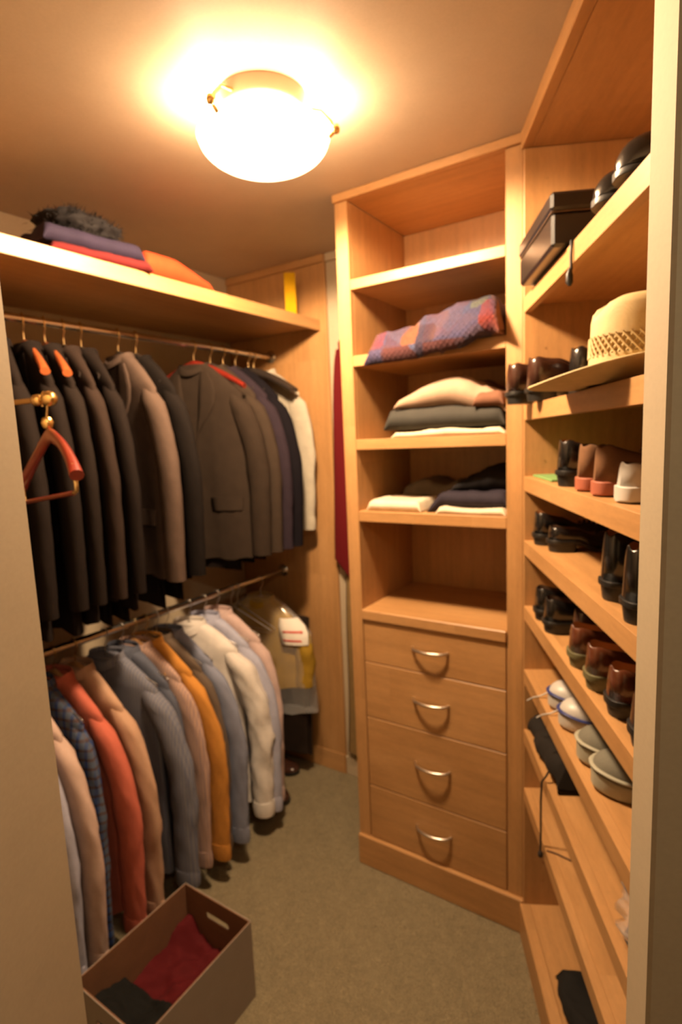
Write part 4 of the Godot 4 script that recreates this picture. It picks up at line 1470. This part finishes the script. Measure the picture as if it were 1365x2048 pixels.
	b.lathe([Vector2(0, -0.012), Vector2(0.006, -0.008), Vector2(0.007, 0.002), Vector2(0.003, 0.01), Vector2(0, 0.012)], 10)
	part("drawstring", b, mat("black cord", lin(0.03, 0.02, 0.015), 0.8), pouch)
	var bag := lump(Vector3(0.075, 0.045, 0.06), 15, 0.5, 3.5)
	var bo := part("plastic_bag", bag, mat("crinkled film", Color(1, 1, 1), 0.08, "", 1.0, {"alpha": 0.12}))
	bo.position = on_unit(0.76, y + 0.0465, 0.075)
	bo.rotation.y = T
	tag(bo, "crumpled clear plastic bag on the seventh shelf by the right wall end", "bag")
	# eighth shelf: a loose lace; floor level: black bag
	y = SHOE_SHELF[7] + 0.0004
	b = MB.new()
	b.tube([Vector3(0.0, 0.0022, 0.002), Vector3(0.01, 0.0022, -0.02), Vector3(0.032, 0.0022, -0.05), Vector3(0.05, 0.0022, -0.09), Vector3(0.045, 0.0022, -0.14)], 0.0022, 6)
	var lc := part("shoelace", b, mat("brown cord", lin(0.10, 0.045, 0.02), 0.8))
	lc.position = on_unit(0.285, y, 0.004)
	lc.rotation.y = T
	tag(lc, "loose brown shoelace lying on the bare eighth shelf", "shoelace")
	var bg := part("cloth_bag", folded(-0.10, 0.26, -0.15, 0.075, func(x): return 0.05 + 0.012 * sin(x * 25.0), func(x): return 0.0, 43, 0.012), cloth(0.016, 0.015, 0.014))
	bg.position = on_unit(0.36, 0.1125, 0.105)
	bg.rotation.y = T
	tag(bg, "black crumpled cloth bag on the bottom shoe shelf", "bag")
	# shoes on the carpet under the shirts
	shoe("dress_shoe", "dark brown shoe on the carpet below the last shirts, toe towards the aisle", Vector3(-1.79, 0.001, -1.85), deg_to_rad(-108), darkbrown, blacksole, lining, {"group": "shoes on the carpet"})
	shoe("dress_shoe", "dark brown shoe on the carpet against the end panel", Vector3(-1.90, 0.001, -2.0), deg_to_rad(-96), darkbrown, blacksole, lining, {"group": "shoes on the carpet"})

func build_hat(where: Vector3) -> void:
	var o := thing("straw_hat", "pale straw hat with open weave band on its crown, brim over the shelf edge", "hat", where, UNIT_TURN)
	var straw := mat("straw", lin(0.66, 0.50, 0.24), 0.7, "cloth", 9.0, {"tri": true, "normal": "weave", "bump": 0.8})
	straw.cull_mode = BaseMaterial3D.CULL_DISABLED
	var cx := 0.088
	var cz := 0.100
	var hat := func(prof: Array, dent: bool) -> MB:
		var b := MB.new()
		var rows := []
		for p in prof:
			var row := PackedVector3Array()
			for j in 56:
				var a := TAU * j / 56.0
				var x: float = cos(a) * (cx + p[0])
				var z: float = sin(a) * (cz + p[0])
				var y: float = p[1]
				if p[0] > 0.004: y += 0.030 * p[0] / 0.105 * (cos(a) ** 2) * (0.5 + 0.5 * signf(cos(a))) - 0.004 * p[0] / 0.105 * sin(a) ** 2
				if dent and p[1] > 0.125: y -= 0.026 * exp(-(x / 0.022) ** 2.0) * smoothstep(0.125, 0.145, p[1])
				row.append(Vector3(x, y, z))
			rows.append(row)
		b.grid(rows, true, false, false)
		return b
	# brim with its own thickness
	var brim := []
	for p in [[0.0, 0.010], [0.004, 0.008], [0.03, 0.007], [0.065, 0.008], [0.10, 0.012], [0.105, 0.0125], [0.106, 0.010], [0.104, 0.0085], [0.065, 0.004], [0.03, 0.003], [0.004, 0.003], [0.0, 0.004], [0.0, 0.010]]:
		brim.append(p)
	part("brim", hat.call(brim, false), straw, o)
	part("crown", hat.call([[0.001, 0.008], [0.0, 0.02], [-0.002, 0.053], [-0.0025, 0.054]], false), straw, o)
	part("crown_top", hat.call([[-0.004, 0.086], [-0.005, 0.115], [-0.008, 0.135], [-0.014, 0.146], [-0.026, 0.153], [-0.045, 0.155], [-0.065, 0.154], [-0.0875, 0.154]], true), straw, o)
	# the open lattice band: crossing straws with gaps between
	var b := MB.new()
	for k in 44:
		for s in [1.0, -1.0]:
			var path := []
			for q in 6:
				var t := q / 5.0
				var a: float = TAU * (k + s * t * 2.2) / 44.0
				var rr: float = -0.003 - 0.0012 * t + 0.0012 * s
				path.append(Vector3(cos(a) * (cx + rr), lerpf(0.052, 0.088, t), sin(a) * (cz + rr)))
			b.tube(path, 0.0021, 5, false)
	part("lattice_band", b, straw, o)
	b = MB.new()
	var rows := []
	for y in [0.051, 0.089]:
		var row := PackedVector3Array()
		for j in 40:
			var a := TAU * j / 40.0
			row.append(Vector3(cos(a) * (cx - 0.006), y, sin(a) * (cz - 0.006)))
		rows.append(row)
	b.grid(rows, true)
	var sb := mat("brown sweatband", lin(0.46, 0.32, 0.13), 0.7)
	sb.cull_mode = BaseMaterial3D.CULL_DISABLED
	part("sweatband", b, sb, o)
